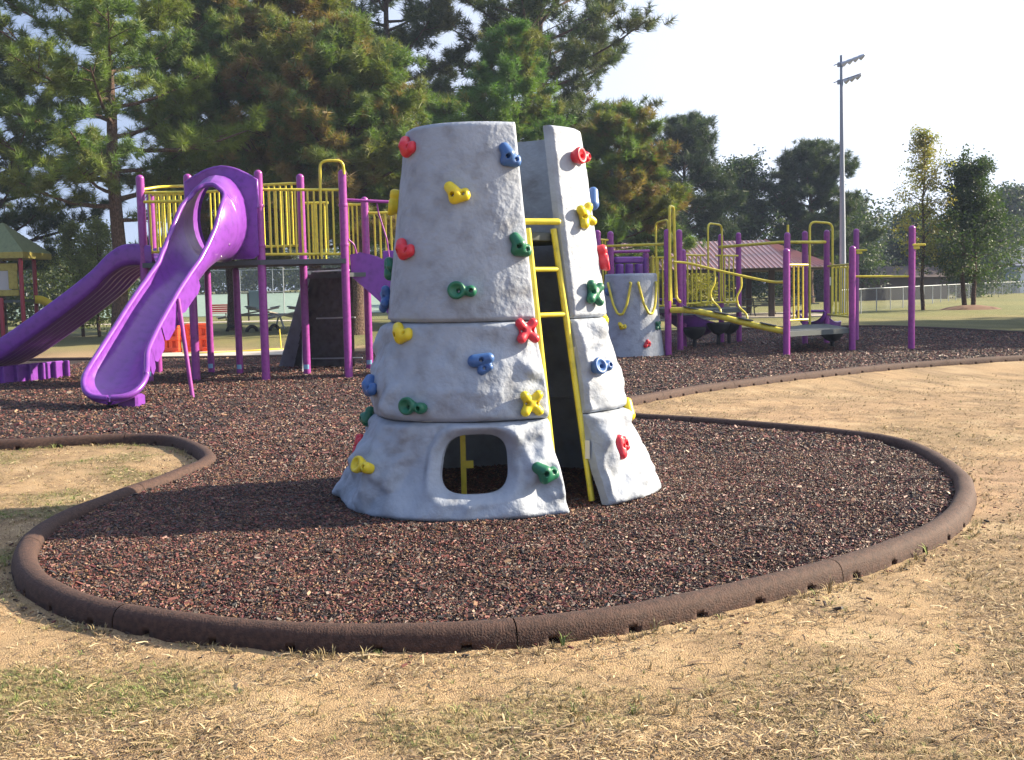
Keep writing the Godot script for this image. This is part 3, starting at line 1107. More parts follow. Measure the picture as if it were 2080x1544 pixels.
func slide_structure() -> void:
	var t := thing("slide_structure", Vector3(-4.3, MULCH, -19.3), "large purple and yellow play structure with tall hooded slide and wide wave slide", "play structure")
	var P := [Vector2(-6.10, -18.8), Vector2(-5.31, -18.8), Vector2(-4.06, -18.45), Vector2(-2.73, -18.7), Vector2(-5.53, -20.58), Vector2(-4.9, -20.15), Vector2(-3.62, -19.76), Vector2(-2.63, -20.7)]
	for k in 4:
		post(P[k], 3.48, t, 0.068, "purple_steel", k == 0)
	post(P[4], 1.95, t, 0.06, "purple_steel", true)
	post(P[5], 1.95, t, 0.06, "purple_steel", true)
	post(P[6], 3.54, t, 0.068, "purple_steel", true)
	post(P[7], 3.2, t, 0.068, "purple_steel", true)
	post(Vector2(-6.6, -20.9), 3.4, t)
	# decks
	var deck := MB.new()
	deck.slab(PackedVector2Array([Vector2(-6.1, -18.72), Vector2(-5.31, -18.70), Vector2(-4.06, -18.36), Vector2(-2.70, -18.62), Vector2(-2.9, -19.5), Vector2(-3.62, -19.72), Vector2(-4.9, -20.25), Vector2(-5.6, -20.8), Vector2(-6.6, -20.9)]), 1.94, 2.02)
	part("deck", deck, M.deck_rubber, t)
	deck = MB.new()
	deck.slab(PackedVector2Array([Vector2(-3.55, -19.8), Vector2(-2.92, -19.52), Vector2(-2.68, -18.74), Vector2(-2.05, -19.2), Vector2(-2.0, -20.6), Vector2(-2.63, -20.78)]), 1.72, 1.79)
	part("deck", deck, M.deck_rubber, t)
	# railings
	var g := railing(Vector3(-6.06, 2.20, -18.8), Vector3(-5.36, 2.20, -18.8), 0.98, 6, t)
	pipe("top_rail", PackedVector3Array([Vector3(-6.06, 3.03, -18.78), Vector3(-5.36, 3.03, -18.78)]), 0.026, M.yellow_steel, g)
	pipe("top_rail", smooth_path(pv([-6.06, 3.24, -18.82, -5.9, 3.30, -19.1, -5.7, 3.32, -19.25, -5.5, 3.31, -19.1, -5.36, 3.28, -18.84]), 4), 0.024, M.yellow_steel, g)
	railing(Vector3(-4.0, 2.11, -18.47), Vector3(-2.79, 2.10, -18.68), 1.05, 11, t)
	railing(Vector3(-4.86, 2.30, -20.12), Vector3(-3.68, 2.30, -19.78), 1.08, 10, t)
	railing(Vector3(-5.48, 2.28, -20.52), Vector3(-4.92, 2.28, -20.18), 1.05, 5, t)
	railing(Vector3(-6.55, 2.28, -20.85), Vector3(-5.55, 2.28, -20.6), 1.05, 8, t)
	railing(Vector3(-3.75, 2.05, -20.75), Vector3(-3.30, 2.05, -20.75), 1.06, 5, t)
	railing(Vector3(-3.02, 1.98, -20.72), Vector3(-2.69, 1.98, -20.7), 1.08, 3, t)
	railing(Vector3(-2.56, 1.95, -20.7), Vector3(-1.85, 1.95, -20.7), 0.95, 6, t)
	# the tall hoop by the corner post
	pipe("hoop", bent(pv([-3.10, 2.06, -18.6, -3.07, 3.62, -18.58, -2.70, 3.62, -18.62, -2.69, 3.40, -18.66]), 0.13), 0.024, M.yellow_steel, t)
	for y in [2.25, 2.9]:
		for q in [P[2], P[3]]:
			var c := MB.new()
			c.lathe(PackedVector2Array([Vector2(0.07, -0.025), Vector2(0.078, -0.02), Vector2(0.078, 0.02), Vector2(0.07, 0.025)]), 14, Vector3(q.x, y, q.y))
			part("clamp", c, M.purple_steel, t)
	hooded_slide(t)
	wave_slide(t)
	# the small curved slide at the right, its cheek and its overhead bar
	var s := group_part("curved_slide", t)
	var fin := MB.new()
	var low := [Vector2(-2.66, 1.72), Vector2(-2.55, 1.62), Vector2(-2.41, 1.49), Vector2(-2.21, 1.30), Vector2(-2.06, 1.07), Vector2(-1.92, 0.78), Vector2(-1.75, 0.52), Vector2(-1.5, 0.36), Vector2(-1.2, 0.30)]
	var high := [Vector2(-2.68, 2.09), Vector2(-2.51, 2.13), Vector2(-2.31, 2.08), Vector2(-2.10, 1.97), Vector2(-1.96, 1.83), Vector2(-1.82, 1.55), Vector2(-1.62, 1.05), Vector2(-1.40, 0.68), Vector2(-1.15, 0.52)]
	for w in [-18.93, -19.62]:
		for f in [0.0, -0.05]:
			var st := fin.v.size()
			for k in 9:
				fin.v.append(Vector3(low[k].x, low[k].y, w + f))
				fin.v.append(Vector3(high[k].x, high[k].y, w + f))
			for k in 8:
				var a := st + k * 2
				if f == 0.0: fin.quad(a, a + 2, a + 3, a + 1)
				else: fin.quad(a, a + 1, a + 3, a + 2)
		for k in 8:
			fin.quad_of(Vector3(high[k].x, high[k].y, w), Vector3(high[k + 1].x, high[k + 1].y, w), Vector3(high[k + 1].x, high[k + 1].y, w - 0.05), Vector3(high[k].x, high[k].y, w - 0.05))
			fin.quad_of(Vector3(low[k].x, low[k].y, w - 0.05), Vector3(low[k + 1].x, low[k + 1].y, w - 0.05), Vector3(low[k + 1].x, low[k + 1].y, w), Vector3(low[k].x, low[k].y, w))
	part("cheek", fin, M.purple_plastic, s)
	var bed := MB.new()
	for k in 8:
		for f in [0.10, 0.06]:
			var a := Vector3(low[k].x, low[k].y + f, -18.95)
			var b := Vector3(low[k + 1].x, low[k + 1].y + f, -18.95)
			var z := Vector3(0, 0, -0.68)
			if f > 0.08: bed.quad_of(a, b, b + z, a + z)
			else: bed.quad_of(a, a + z, b + z, b)
	part("slide_bed", bed, M.purple_plastic, s)
	pipe("overhead_bar", PackedVector3Array([Vector3(-2.7, 2.99, -18.75), Vector3(-1.9, 2.95, -18.95)]), 0.026, M.purple_steel, t)
	pipe("hanger", bent(pv([-2.68, 2.96, -18.8, -2.69, 2.34, -18.85, -2.60, 2.27, -18.9, -2.56, 2.10, -18.93]), 0.05), 0.014, M.purple_steel, t, 8)
	pipe("hanger", bent(pv([-2.19, 2.93, -18.9, -2.18, 2.80, -18.92, -2.05, 2.33, -18.95, -2.02, 2.02, -18.95]), 0.05), 0.014, M.purple_steel, t, 8)
	var cheek2 := MB.new()
	cheek2.bevel_box(Vector3(-2.05, 2.0, -19.9), Vector3(0.36, 0.36, 0.04), 0.01)
	part("cheek", cheek2, M.purple_plastic, s)
	# the hollow climbing wall that leans on the deck, seen from behind
	var r := group_part("leaning_climbing_wall", t)
	var w := MB.new()
	var nu := 26
	var nv := 36
	for skin in 2:
		var st := w.v.size()
		for j in nv + 1:
			var v := float(j) / nv
			for k in nu + 1:
				var u := float(k) / nu
				var lo := Vector3(lerpf(-4.50, -3.0, u), 0.05, lerpf(-21.9, -21.3, u))
				var hi := Vector3(lerpf(-3.62, -2.78, u), 1.90, lerpf(-20.2, -19.75, u))
				var p := lo.lerp(hi, v)
				p.z -= 0.10 * sin(PI * u)
				var bulge := 0.10 * noise.get_noise_2d(u * 5.0 + 3.0, v * 6.0) + 0.03 * noise.get_noise_2d(u * 17.0, v * 20.0)
				p.z += bulge * (1.0 if skin == 0 else 0.6) - (0.0 if skin == 0 else 0.10)
				w.v.append(p)
		for j in nv:
			for k in nu:
				var a := st + j * (nu + 1) + k
				if skin == 0: w.quad(a, a + 1, a + nu + 2, a + nu + 1)
				else: w.quad(a, a + nu + 1, a + nu + 2, a + 1)
	part("rock_skin", w, M.shaded_stone, r)
	var cheek := MB.new()
	for k in 12:
		var a := Vector3(lerpf(-4.56, -3.66, k / 12.0), lerpf(0.05, 1.86, k / 12.0), lerpf(-21.9, -20.2, k / 12.0))
		var b := Vector3(lerpf(-4.56, -3.66, (k + 1) / 12.0), lerpf(0.05, 1.86, (k + 1) / 12.0), lerpf(-21.9, -20.2, (k + 1) / 12.0))
		var x := Vector3(lerpf(0.34, 0.16, k / 12.0) + 0.03 * noise.get_noise_1d(k * 3.1), 0.0, 0.28)
		cheek.quad_of(a + x, a, b, b + x)
		cheek.quad_of(a, a + x, b + x, b)
	part("rock_edge", cheek, M.grey_stone, r)
	for q in [[-3.55, 1.0, -20.5], [-3.5, 1.84, -20.0], [-3.8, 0.22, -21.3]]:
		pipe("frame_bar", PackedVector3Array([Vector3(q[0], q[1], q[2]), Vector3(-2.8, q[1] + 0.01, q[2] + 0.3)]), 0.014, M.galvanised, r, 8)
	pipe("frame_bar", PackedVector3Array([Vector3(-3.78, 0.05, -20.2), Vector3(-3.80, 0.95, -20.5)]), 0.014, M.galvanised, r, 8)


func hooded_slide(t: Node3D) -> void:
	var s := group_part("hooded_slide", t)
	# path of the floor, half width, half height, wrap in degrees
	var key := [[Vector3(-4.68, 2.03, -18.50), 0.42, 0.67, 180.0], [Vector3(-4.69, 2.03, -18.22), 0.425, 0.66, 180.0], [Vector3(-4.70, 2.02, -17.96), 0.42, 0.59, 180.0], [Vector3(-4.705, 2.015, -17.88), 0.415, 0.575, 150.0], [Vector3(-4.72, 2.0, -17.75), 0.40, 0.54, 127.0],
		[Vector3(-4.77, 1.92, -17.50), 0.365, 0.46, 111.0], [Vector3(-4.83, 1.79, -17.18), 0.335, 0.37, 102.0], [Vector3(-4.88, 1.63, -16.9), 0.31, 0.32, 99.0], [Vector3(-4.96, 1.42, -16.5), 0.30, 0.29, 95.0], [Vector3(-5.04, 1.13, -16.05), 0.30, 0.28, 95.0], [Vector3(-5.11, 0.79, -15.55), 0.30, 0.28, 95.0],
		[Vector3(-5.155, 0.53, -15.15), 0.315, 0.27, 95.0], [Vector3(-5.17, 0.385, -14.92), 0.345, 0.25, 95.0], [Vector3(-5.168, 0.29, -14.74), 0.37, 0.225, 95.0], [Vector3(-5.16, 0.235, -14.60), 0.375, 0.20, 95.0]]
	var st := []
	var per := 4
	var track := PackedVector3Array()
	for k in key: track.append(k[0])
	for k in key.size() - 1:
		for q in per:
			var f := float(q) / per
			st.append({"p": track[k].cubic_interpolate(track[k + 1], track[maxi(k - 1, 0)], track[mini(k + 2, key.size() - 1)], f), "w": lerpf(key[k][1], key[k + 1][1], f), "hh": lerpf(key[k][2], key[k + 1][2], f), "phi": deg_to_rad(lerpf(key[k][3], key[k + 1][3], f))})
	# the rounded end
	for q in 11:
		var a := PI / 2 * q / 10.0
		st.append({"p": Vector3(-5.16 + 0.05 * sin(a), 0.235 - 0.12 * sin(a) + 0.02 * pow(sin(a), 6.0), -14.60 + 0.45 * sin(a)), "w": maxf(0.004, 0.375 * pow(cos(a), 0.8)), "hh": 0.20 - 0.15 * sin(a), "phi": deg_to_rad(95.0)})
	chute(st, [0, 28, 36, 42, 48, st.size() - 1], s, "purple_plastic", 0.040, 0.035)
	# outer skirt flaps under the rims, one to a section
	for c in [[7.4, 8.9], [9.0, 9.95], [10.05, 10.95], [11.05, 11.9]]:
		for side in [-1.0, 1.0]:
			var mb := MB.new()
			var prev := []
			for q in 7:
				var at: float = lerpf(c[0], c[1], q / 6.0)
				var i0 := int(at)
				var f := at - i0
				var p: Vector3 = (key[i0][0] as Vector3).lerp(key[i0 + 1][0], f)
				var fwd: Vector3 = ((key[i0 + 1][0] as Vector3) - (key[i0][0] as Vector3)).normalized()
				var rt := fwd.cross(Vector3.UP).normalized()
				var up := rt.cross(fwd)
				var w: float = lerpf(key[i0][1], key[i0 + 1][1], f)
				var hh: float = lerpf(key[i0][2], key[i0 + 1][2], f)
				var belly: float = 0.22 if q > 0 and q < 6 else 0.06
				var a = p + rt * side * (w + 0.05) + up * (hh + 0.02)
				var b = p + rt * side * (w + 0.035) + up * (0.08 - belly * 0.4)
				if prev:
					if side > 0.0: mb.quad_of(prev[1], prev[0], a, b)
					else: mb.quad_of(prev[0], prev[1], b, a)
					var inw = rt * -side * 0.012
					if side > 0.0: mb.quad_of(prev[0] + inw, prev[1] + inw, b + inw, a + inw)
					else: mb.quad_of(prev[1] + inw, prev[0] + inw, a + inw, b + inw)
				prev = [a, b]
			part("skirt", mb, M.purple_plastic, s)
	# the panel between the posts that carries the hood
	var pn := MB.new()
	var n := 48
	for face in 2:
		var z := -18.46 if face == 0 else -18.52
		var b0 := pn.v.size()
		for k in n:
			var a := TAU * k / n
			var d := Vector2(cos(a), sin(a))
			var ctr := Vector2(-4.68, 2.70)
			var reach := 9.0
			reach = 0.3
			while absf(d.x * reach) < 0.60 and d.y * reach > -0.66 and d.y * reach < 0.60 + 0.23 * cos(d.x * reach / 0.60 * PI / 2):
				reach += 0.004
			var zz := z - (0.22 * (d.x * reach - 0.0) / 0.6) * -0.5
			pn.v.append(Vector3(ctr.x + d.x * reach, ctr.y + d.y * reach, zz))
			pn.v.append(Vector3(ctr.x + d.x * 0.40, ctr.y + d.y * 0.645, zz))
		for k in n:
			var a := b0 + k * 2
			var b := b0 + ((k + 1) % n) * 2
			if face == 0: pn.quad(a + 1, a, b, b + 1)
			else: pn.quad(a, a + 1, b + 1, b)
	for k in n:
		var k2 := (k + 1) % n
		pn.quad_of(pn.v[k * 2], pn.v[n * 2 + k * 2], pn.v[n * 2 + k2 * 2], pn.v[k2 * 2])
	part("hood_panel", pn, M.purple_plastic, s)
	var lip := MB.new()
	var arc := PackedVector3Array()
	for k in 25:
		var a := PI * (0.12 + 0.76 * k / 24.0)
		var p := pn.v[(int(n * a / TAU)) * 2]
		arc.append(p + Vector3(0, 0.005, -0.03))
	lip.tube(arc, 0.034, 8)
	part("panel_rim", lip, M.purple_plastic, s)
	pipe("support_leg", PackedVector3Array([Vector3(-4.70, 1.42, -15.9), Vector3(-4.51, -0.02, -15.75)]), 0.030, M.purple_steel, s, 12)
	pipe("support_leg", PackedVector3Array([Vector3(-4.74, 1.30, -15.95), Vector3(-4.70, 1.05, -15.9)]), 0.024, M.purple_steel, s, 10)
	var ft := MB.new()
	ft.bevel_box(Vector3(-4.99, 0.09, -14.62), Vector3(0.26, 0.20, 0.34), 0.03)
	part("foot_block", ft, M.purple_plastic, s)
	for q in [[-4.30, 2.5, -17.92], [-4.37, 2.25, -17.6], [-4.44, 2.05, -17.35]]:
		var b := MB.new()
		b.lathe(PackedVector2Array([Vector2(0.018, 0.0), Vector2(0.018, 0.012), Vector2(0.0, 0.014)]), 8, Vector3(q[0], q[1], q[2]), Basis(Vector3.FORWARD, PI / 2))
		part("bolt", b, M.bolt_steel, s)


func wave_slide(t: Node3D) -> void:
	var s := group_part("wave_slide", t)
	var key := pv([-5.95, 2.03, 0, -6.18, 2.07, 0, -6.45, 2.05, 0, -6.70, 1.90, 0, -6.94, 1.67, 0, -7.29, 1.40, 0, -7.72, 1.10, 0, -8.14, 0.82, 0, -8.57, 0.55, 0, -9.0, 0.36, 0, -9.5, 0.27, 0, -10.2, 0.25, 0])
	var line := smooth_path(key, 4)
	# across: z and height above the floor; top skin then ribbed underside
	var top := [Vector2(-18.745, 0.02), Vector2(-18.74, 0.16), Vector2(-18.745, 0.245), Vector2(-18.77, 0.275), Vector2(-18.80, 0.265), Vector2(-18.83, 0.21), Vector2(-18.87, 0.10), Vector2(-18.94, 0.02), Vector2(-19.2, 0.0), Vector2(-19.46, 0.02), Vector2(-19.53, 0.12), Vector2(-19.57, 0.14), Vector2(-19.61, 0.12), Vector2(-19.68, 0.02), Vector2(-19.94, 0.0), Vector2(-20.2, 0.02), Vector2(-20.27, 0.10), Vector2(-20.31, 0.21), Vector2(-20.34, 0.265), Vector2(-20.37, 0.275), Vector2(-20.40, 0.245), Vector2(-20.41, 0.16), Vector2(-20.405, 0.02)]
	var under := []
	for k in 25:
		under.append(Vector2(-20.38 + 1.62 * k / 24.0, -0.045 - (0.035 if k % 4 < 2 else 0.0)))
	var mb := MB.new()
	var sec := top + under
	var m := sec.size()
	for p in line:
		for q in sec:
			mb.v.append(Vector3(p.x, p.y + q.y, q.x))
	for k in line.size() - 1:
		for q in m:
			var q2 := (q + 1) % m
			mb.quad(k * m + q, k * m + q2, (k + 1) * m + q2, (k + 1) * m + q)
	part("wave_chute", mb, M.purple_plastic, s)
	var ft := MB.new()
	ft.bevel_box(Vector3(-8.45, 0.17, -19.62), Vector3(0.06, 0.34, 1.62), 0.02, Basis(Vector3.UP, -0.35))
	part("foot_block", ft, M.purple_plastic, s)
	for k in 6:
		var rb := MB.new()
		rb.bevel_box(Vector3(-8.63 + 0.105 * k, 0.17, -18.95 - 0.285 * k), Vector3(0.10, 0.34, 0.06), 0.012, Basis(Vector3.UP, -0.35))
		part("foot_rib", rb, M.purple_plastic, s)


func step_structure() -> void:
	var t := thing("step_structure", Vector3(5.2, MULCH, -24.0), "low purple and yellow play structure with balance beam, grey turret and chinning bars", "play structure")
	var purple = M.purple_steel
	var yellow = M.yellow_steel
	for q in [[3.20, -22.8, 2.60], [3.70, -24.5, 2.67], [3.95, -25.6, 2.28], [2.16, -24.0, 2.64], [1.84, -23.4, 2.64], [2.98, -24.6, 2.2], [5.15, -27.4, 2.68], [5.62, -27.6, 2.72], [5.40, -21.94, 2.13], [5.95, -24.1, 2.54], [6.80, -25.9, 2.64], [7.33, -26.0, 2.66], [7.04, -23.1, 2.19], [8.32, -27.0, 2.72], [8.28, -23.15, 2.58]]:
		post(Vector2(q[0], q[1]), q[2], t)
	var deck := MB.new()
	deck.slab(PackedVector2Array([Vector2(1.9, -23.5), Vector2(3.18, -22.95), Vector2(3.66, -24.4), Vector2(3.0, -25.2), Vector2(2.1, -24.8)]), 0.90, 0.99)
	part("deck", deck, M.deck_rubber, t)
	deck = MB.new()
	deck.slab(PackedVector2Array([Vector2(3.70, -24.4), Vector2(5.60, -26.6), Vector2(5.66, -27.7), Vector2(5.1, -27.6), Vector2(3.5, -25.4)]), 0.80, 0.90)
	part("deck", deck, M.deck_rubber, t)
	deck = MB.new()
	deck.slab(PackedVector2Array([Vector2(5.42, -22.02), Vector2(7.0, -23.1), Vector2(7.3, -25.9), Vector2(6.78, -25.8), Vector2(5.9, -24.2)]), 0.40, 0.50)
	part("deck", deck, M.deck_rubber, t)
	# grey turret with two bent hand grips
	var tu := group_part("turret", t)
	var mb := MB.new()
	var n := 44
	var ctr := Vector3(2.47, 0, -22.95)
	var prof := [[0.05, 0.66], [0.25, 0.64], [0.6, 0.60], [1.0, 0.565], [1.4, 0.545], [1.66, 0.535], [1.70, 0.525], [1.715, 0.50]]
	for q in prof.size():
		for k in n + 1:
			var a := deg_to_rad(-120.0 + 240.0 * k / n)
			var d := Vector3(sin(a), 0, cos(a))
			var p: Vector3 = ctr + d * (prof[q][1] as float) + Vector3(0, prof[q][0], 0)
			mb.v.append(p + d * 0.012 * noise.get_noise_3d(p.x * 4, p.y * 3, p.z * 4))
	for q in prof.size() - 1:
		for k in n:
			var a := q * (n + 1) + k
			mb.quad(a, a + 1, a + n + 2, a + n + 1)
	part("turret_wall", mb, M.grey_stone, tu)
	mb = MB.new()
	for q in prof.size():
		for k in n + 1:
			var a := deg_to_rad(-120.0 + 240.0 * k / n)
			mb.v.append(ctr + Vector3(sin(a), 0, cos(a)) * ((prof[q][1] as float) - 0.05) + Vector3(0, prof[q][0], 0))
	for q in prof.size() - 1:
		for k in n:
			var a := q * (n + 1) + k
			mb.quad(a, a + n + 1, a + n + 2, a + 1)
	part("turret_lining", mb, M.grey_stone, tu)
	var at := func(x: float, y: float, out: float) -> Vector3:
		var r := interp(y, prof) + out
		var dx := clampf(x - ctr.x, -r * 0.98, r * 0.98)
		return Vector3(ctr.x + dx, y, ctr.z + sqrt(maxf(r * r - dx * dx, 0.0)))
	for w in [[1.97, 2.06, 2.14, 2.23, 2.31, 2.41], [2.55, 2.66, 2.76, 2.83, 2.90, 2.95]]:
		var ys := [1.53, 1.10, 0.91, 0.90, 1.06, 1.53]
		var pts := PackedVector3Array()
		for k in 6:
			pts.append(at.call(w[k], ys[k], 0.06))
		pts.insert(0, at.call(w[0] + 0.02, 1.53, -0.02))
		pts.append(at.call(w[5] - 0.02, 1.53, -0.02))
		pipe("hand_grip", bent(pts, 0.07), 0.026, yellow, tu)
	for q in [[-24.0, 0.67, "yellow", 0], [22.0, 0.31, "red", 3], [52.0, 0.66, "green", 1], [-60.0, 1.35, "blue", 0]]:
		var d := Vector3(sin(deg_to_rad(q[0])), 0, cos(deg_to_rad(q[0])))
		var p: Vector3 = ctr + d * (interp(q[1], prof) + 0.004) + Vector3(0, q[1], 0)
		hold(tu, Transform3D(Basis(Vector3.UP.cross(d), Vector3.UP, d), p), q[2], q[3], 1.25)
	# purple activity panel behind the turret
	var ap := group_part("activity_panel", t)
	pipe("frame_bar", PackedVector3Array([Vector3(2.10, 2.20, -24.1), Vector3(3.05, 2.22, -24.55)]), 0.035, purple, ap)
	for x in [[2.18, -24.12], [2.95, -24.5]]:
		var st := MB.new()
		var pr := PackedVector2Array()
		for k in 26:
			pr.append(Vector2(0.055 if k % 2 else 0.072, 1.0 + k * 0.043))
		st.lathe(pr, 12, Vector3(x[0], 0, x[1]))
		part("ribbed_column", st, M.purple_plastic, ap)
	var bm := MB.new()
	bm.bevel_box(Vector3(2.57, 2.03, -24.3), Vector3(0.72, 0.14, 0.12), 0.03, Basis(Vector3.UP, 0.45))
	part("crossbar", bm, M.purple_plastic, ap)
	for k in 3:
		var d := MB.new()
		d.lathe(PackedVector2Array([Vector2(0.0, 1.55), Vector2(0.09, 1.56), Vector2(0.095, 1.60), Vector2(0.095, 1.90), Vector2(0.09, 1.94), Vector2(0.0, 1.95)]), 16, Vector3(2.36 + 0.22 * k, 0, -24.18 - 0.11 * k))
		part("spinning_drum", d, M.purple_plastic, ap)
	# rails and hoops
	railing(Vector3(1.9, 1.3, -23.6), Vector3(2.1, 1.3, -23.95), 1.15, 2, t)
	pipe("guard_rail", PackedVector3Array([Vector3(1.85, 2.31, -23.7), Vector3(3.16, 2.30, -22.9)]), 0.028, yellow, t)
	pipe("hoop", bent(pv([3.06, 1.05, -23.4, 3.05, 2.76, -23.4, 3.25, 2.80, -23.0, 3.30, 1.05, -22.95]), 0.1), 0.022, yellow, t)
	pipe("hoop", bent(pv([3.23, 1.15, -22.72, 3.25, 3.05, -22.75, 3.38, 3.05, -23.1, 3.42, 1.20, -23.1, 3.47, 1.12, -22.9]), 0.07), 0.030, yellow, t)
	railing(Vector3(2.95, 1.02, -23.15), Vector3(3.08, 1.02, -24.5), 1.05, 9, t)
	railing(Vector3(3.05, 1.02, -24.55), Vector3(3.62, 1.02, -24.5), 1.05, 5, t)
	railing(Vector3(3.98, 1.03, -25.8), Vector3(4.62, 1.03, -26.6), 1.12, 4, t)
	railing(Vector3(4.95, 1.03, -27.0), Vector3(5.58, 1.03, -27.5), 1.12, 4, t)
	pipe("hoop", bent(pv([4.50, 1.05, -26.4, 4.68, 1.05, -26.5, 4.68, 2.90, -26.5, 5.12, 2.88, -27.1, 5.12, 1.08, -27.1, 5.3, 1.0, -27.3]), 0.16), 0.024, yellow, t)
	pipe("overhead_rail", PackedVector3Array([Vector3(5.1, 2.36, -27.3), Vector3(6.0, 2.36, -25.0), Vector3(7.28, 2.38, -25.95)]), 0.036, yellow, t)
	pipe("upright", PackedVector3Array([Vector3(5.98, 2.25, -24.16), Vector3(5.98, 2.70, -24.16)]), 0.026, yellow, t)
	pipe("hoop", bent(pv([6.86, 0.5, -25.7, 6.86, 2.84, -25.7, 7.42, 2.80, -25.85, 7.42, 0.9, -25.85]), 0.15), 0.027, yellow, t)
	railing(Vector3(5.50, 0.72, -22.15), Vector3(5.96, 0.72, -22.5), 1.09, 3, t)
	railing(Vector3(7.28, 0.72, -25.7), Vector3(7.08, 0.72, -23.25), 1.10, 5, t)
	railing(Vector3(7.42, 0.70, -25.9), Vector3(8.26, 0.70, -26.9), 1.10, 4, t)
	# chinning bars on the far right posts
	pipe("chinning_bar", PackedVector3Array([Vector3(7.06, 1.56, -23.1), Vector3(8.27, 1.54, -23.15)]), 0.024, yellow, t)
	for q in [[8.32, 2.20, -26.92], [8.30, 2.18, -23.1]]:
		var b := MB.new()
		b.bevel_box(Vector3(q[0] + 0.10, q[1], q[2]), Vector3(0.28, 0.05, 0.05), 0.012)
		b.bevel_box(Vector3(q[0] + 0.05, q[1] - 0.06, q[2]), Vector3(0.14, 0.06, 0.04), 0.01)
		part("bracket", b, yellow, t)
	# the sloping balance beam with treads, its handrail and bent hand bars
	var bmm := smooth_path(pv([3.26, 0.96, -22.72, 3.6, 0.95, -22.5, 4.0, 0.87, -22.35, 4.59, 0.70, -22.2, 5.19, 0.55, -22.05, 5.42, 0.50, -22.0]), 4)
	var beam := group_part("balance_beam", t)
	pipe("beam", bmm, 0.062, yellow, beam, 14)
	for q in [[3.62, 0.945, -22.5], [4.18, 0.84, -22.32], [4.64, 0.71, -22.2], [5.08, 0.60, -22.1]]:
		var b := MB.new()
		b.bevel_box(Vector3(q[0], q[1] + 0.055, q[2]), Vector3(0.30, 0.03, 0.22), 0.01, Basis(Vector3.BACK, -0.22))
		part("tread", b, M.deck_rubber, beam)
	pipe("handrail", smooth_path(pv([3.3, 1.93, -22.62, 3.61, 1.90, -22.75, 4.10, 1.76, -22.62, 4.60, 1.63, -22.5, 5.19, 1.49, -22.35, 5.42, 1.48, -22.0]), 4), 0.026, yellow, beam)
	for q in [0.0, 0.53]:
		pipe("hand_bar", bent(pv([4.12 + q, 1.74 - q * 0.26, -22.6, 4.12 + q, 1.50 - q * 0.2, -22.55, 4.00 + q, 1.30 - q * 0.2, -22.5, 4.04 + q, 1.14 - q * 0.25, -22.5, 4.20 + q, 0.98 - q * 0.25, -22.42, 4.19 + q, 0.84 - q * 0.25, -22.36]), 0.08), 0.021, yellow, beam)
	# small purple slides under and behind the decks
	for q in [[Vector3(3.4, 0.92, -25.2), Vector3(4.5, 0.30, -26.4)], [Vector3(6.9, 0.55, -25.9), Vector3(7.8, 0.22, -27.6)]]:
		var st := []
		for k in 9:
			var f := k / 8.0
			st.append({"p": (q[0] as Vector3).lerp(q[1], f) + Vector3(0, -0.12 * sin(PI * f), 0), "w": 0.30, "hh": 0.24, "phi": deg_to_rad(95.0)})
		chute(st, [0, 8], group_part("small_slide", t), "purple_plastic", 0.03, 0.03)


func stepping_pods() -> void:
	var cap := MB.new()
	cap.lathe(PackedVector2Array([Vector2(0.0, 0.46), Vector2(0.24, 0.455), Vector2(0.265, 0.44), Vector2(0.265, 0.41), Vector2(0.22, 0.30), Vector2(0.14, 0.22), Vector2(0.06, 0.18), Vector2(0.0, 0.18)]), 22)
	var capm := cap.mesh()
	var stem := MB.new()
	stem.lathe(PackedVector2Array([Vector2(0.0, -0.1), Vector2(0.045, -0.1), Vector2(0.045, 0.20), Vector2(0.0, 0.20)]), 10)
	var stemm := stem.mesh()
	var said := ["black stepping pod on a stem nearest the grey turret", "black stepping pod under the lower half of the balance beam", "black stepping pod tucked behind the one under the beam", "black stepping pod alone under the low right deck"]
	var spots := [Vector3(4.18, MULCH, -25.5), Vector3(4.80, MULCH + 0.08, -25.9), Vector3(5.18, MULCH + 0.06, -26.6), Vector3(7.0, MULCH - 0.06, -24.4)]
	var first: Node3D
	for k in 4:
		var o: Node3D
		if k == 0:
			o = thing("stepping_pod", spots[0], said[0], "stepping pod", "black stepping pods")
			local_part("tread", capm, M.black_rubber, o)
			local_part("stem", stemm, M.black_rubber, o)
			first = o
		else:
			o = copy(first)
			o.position = spots[k]
			o.set_meta("label", said[k])


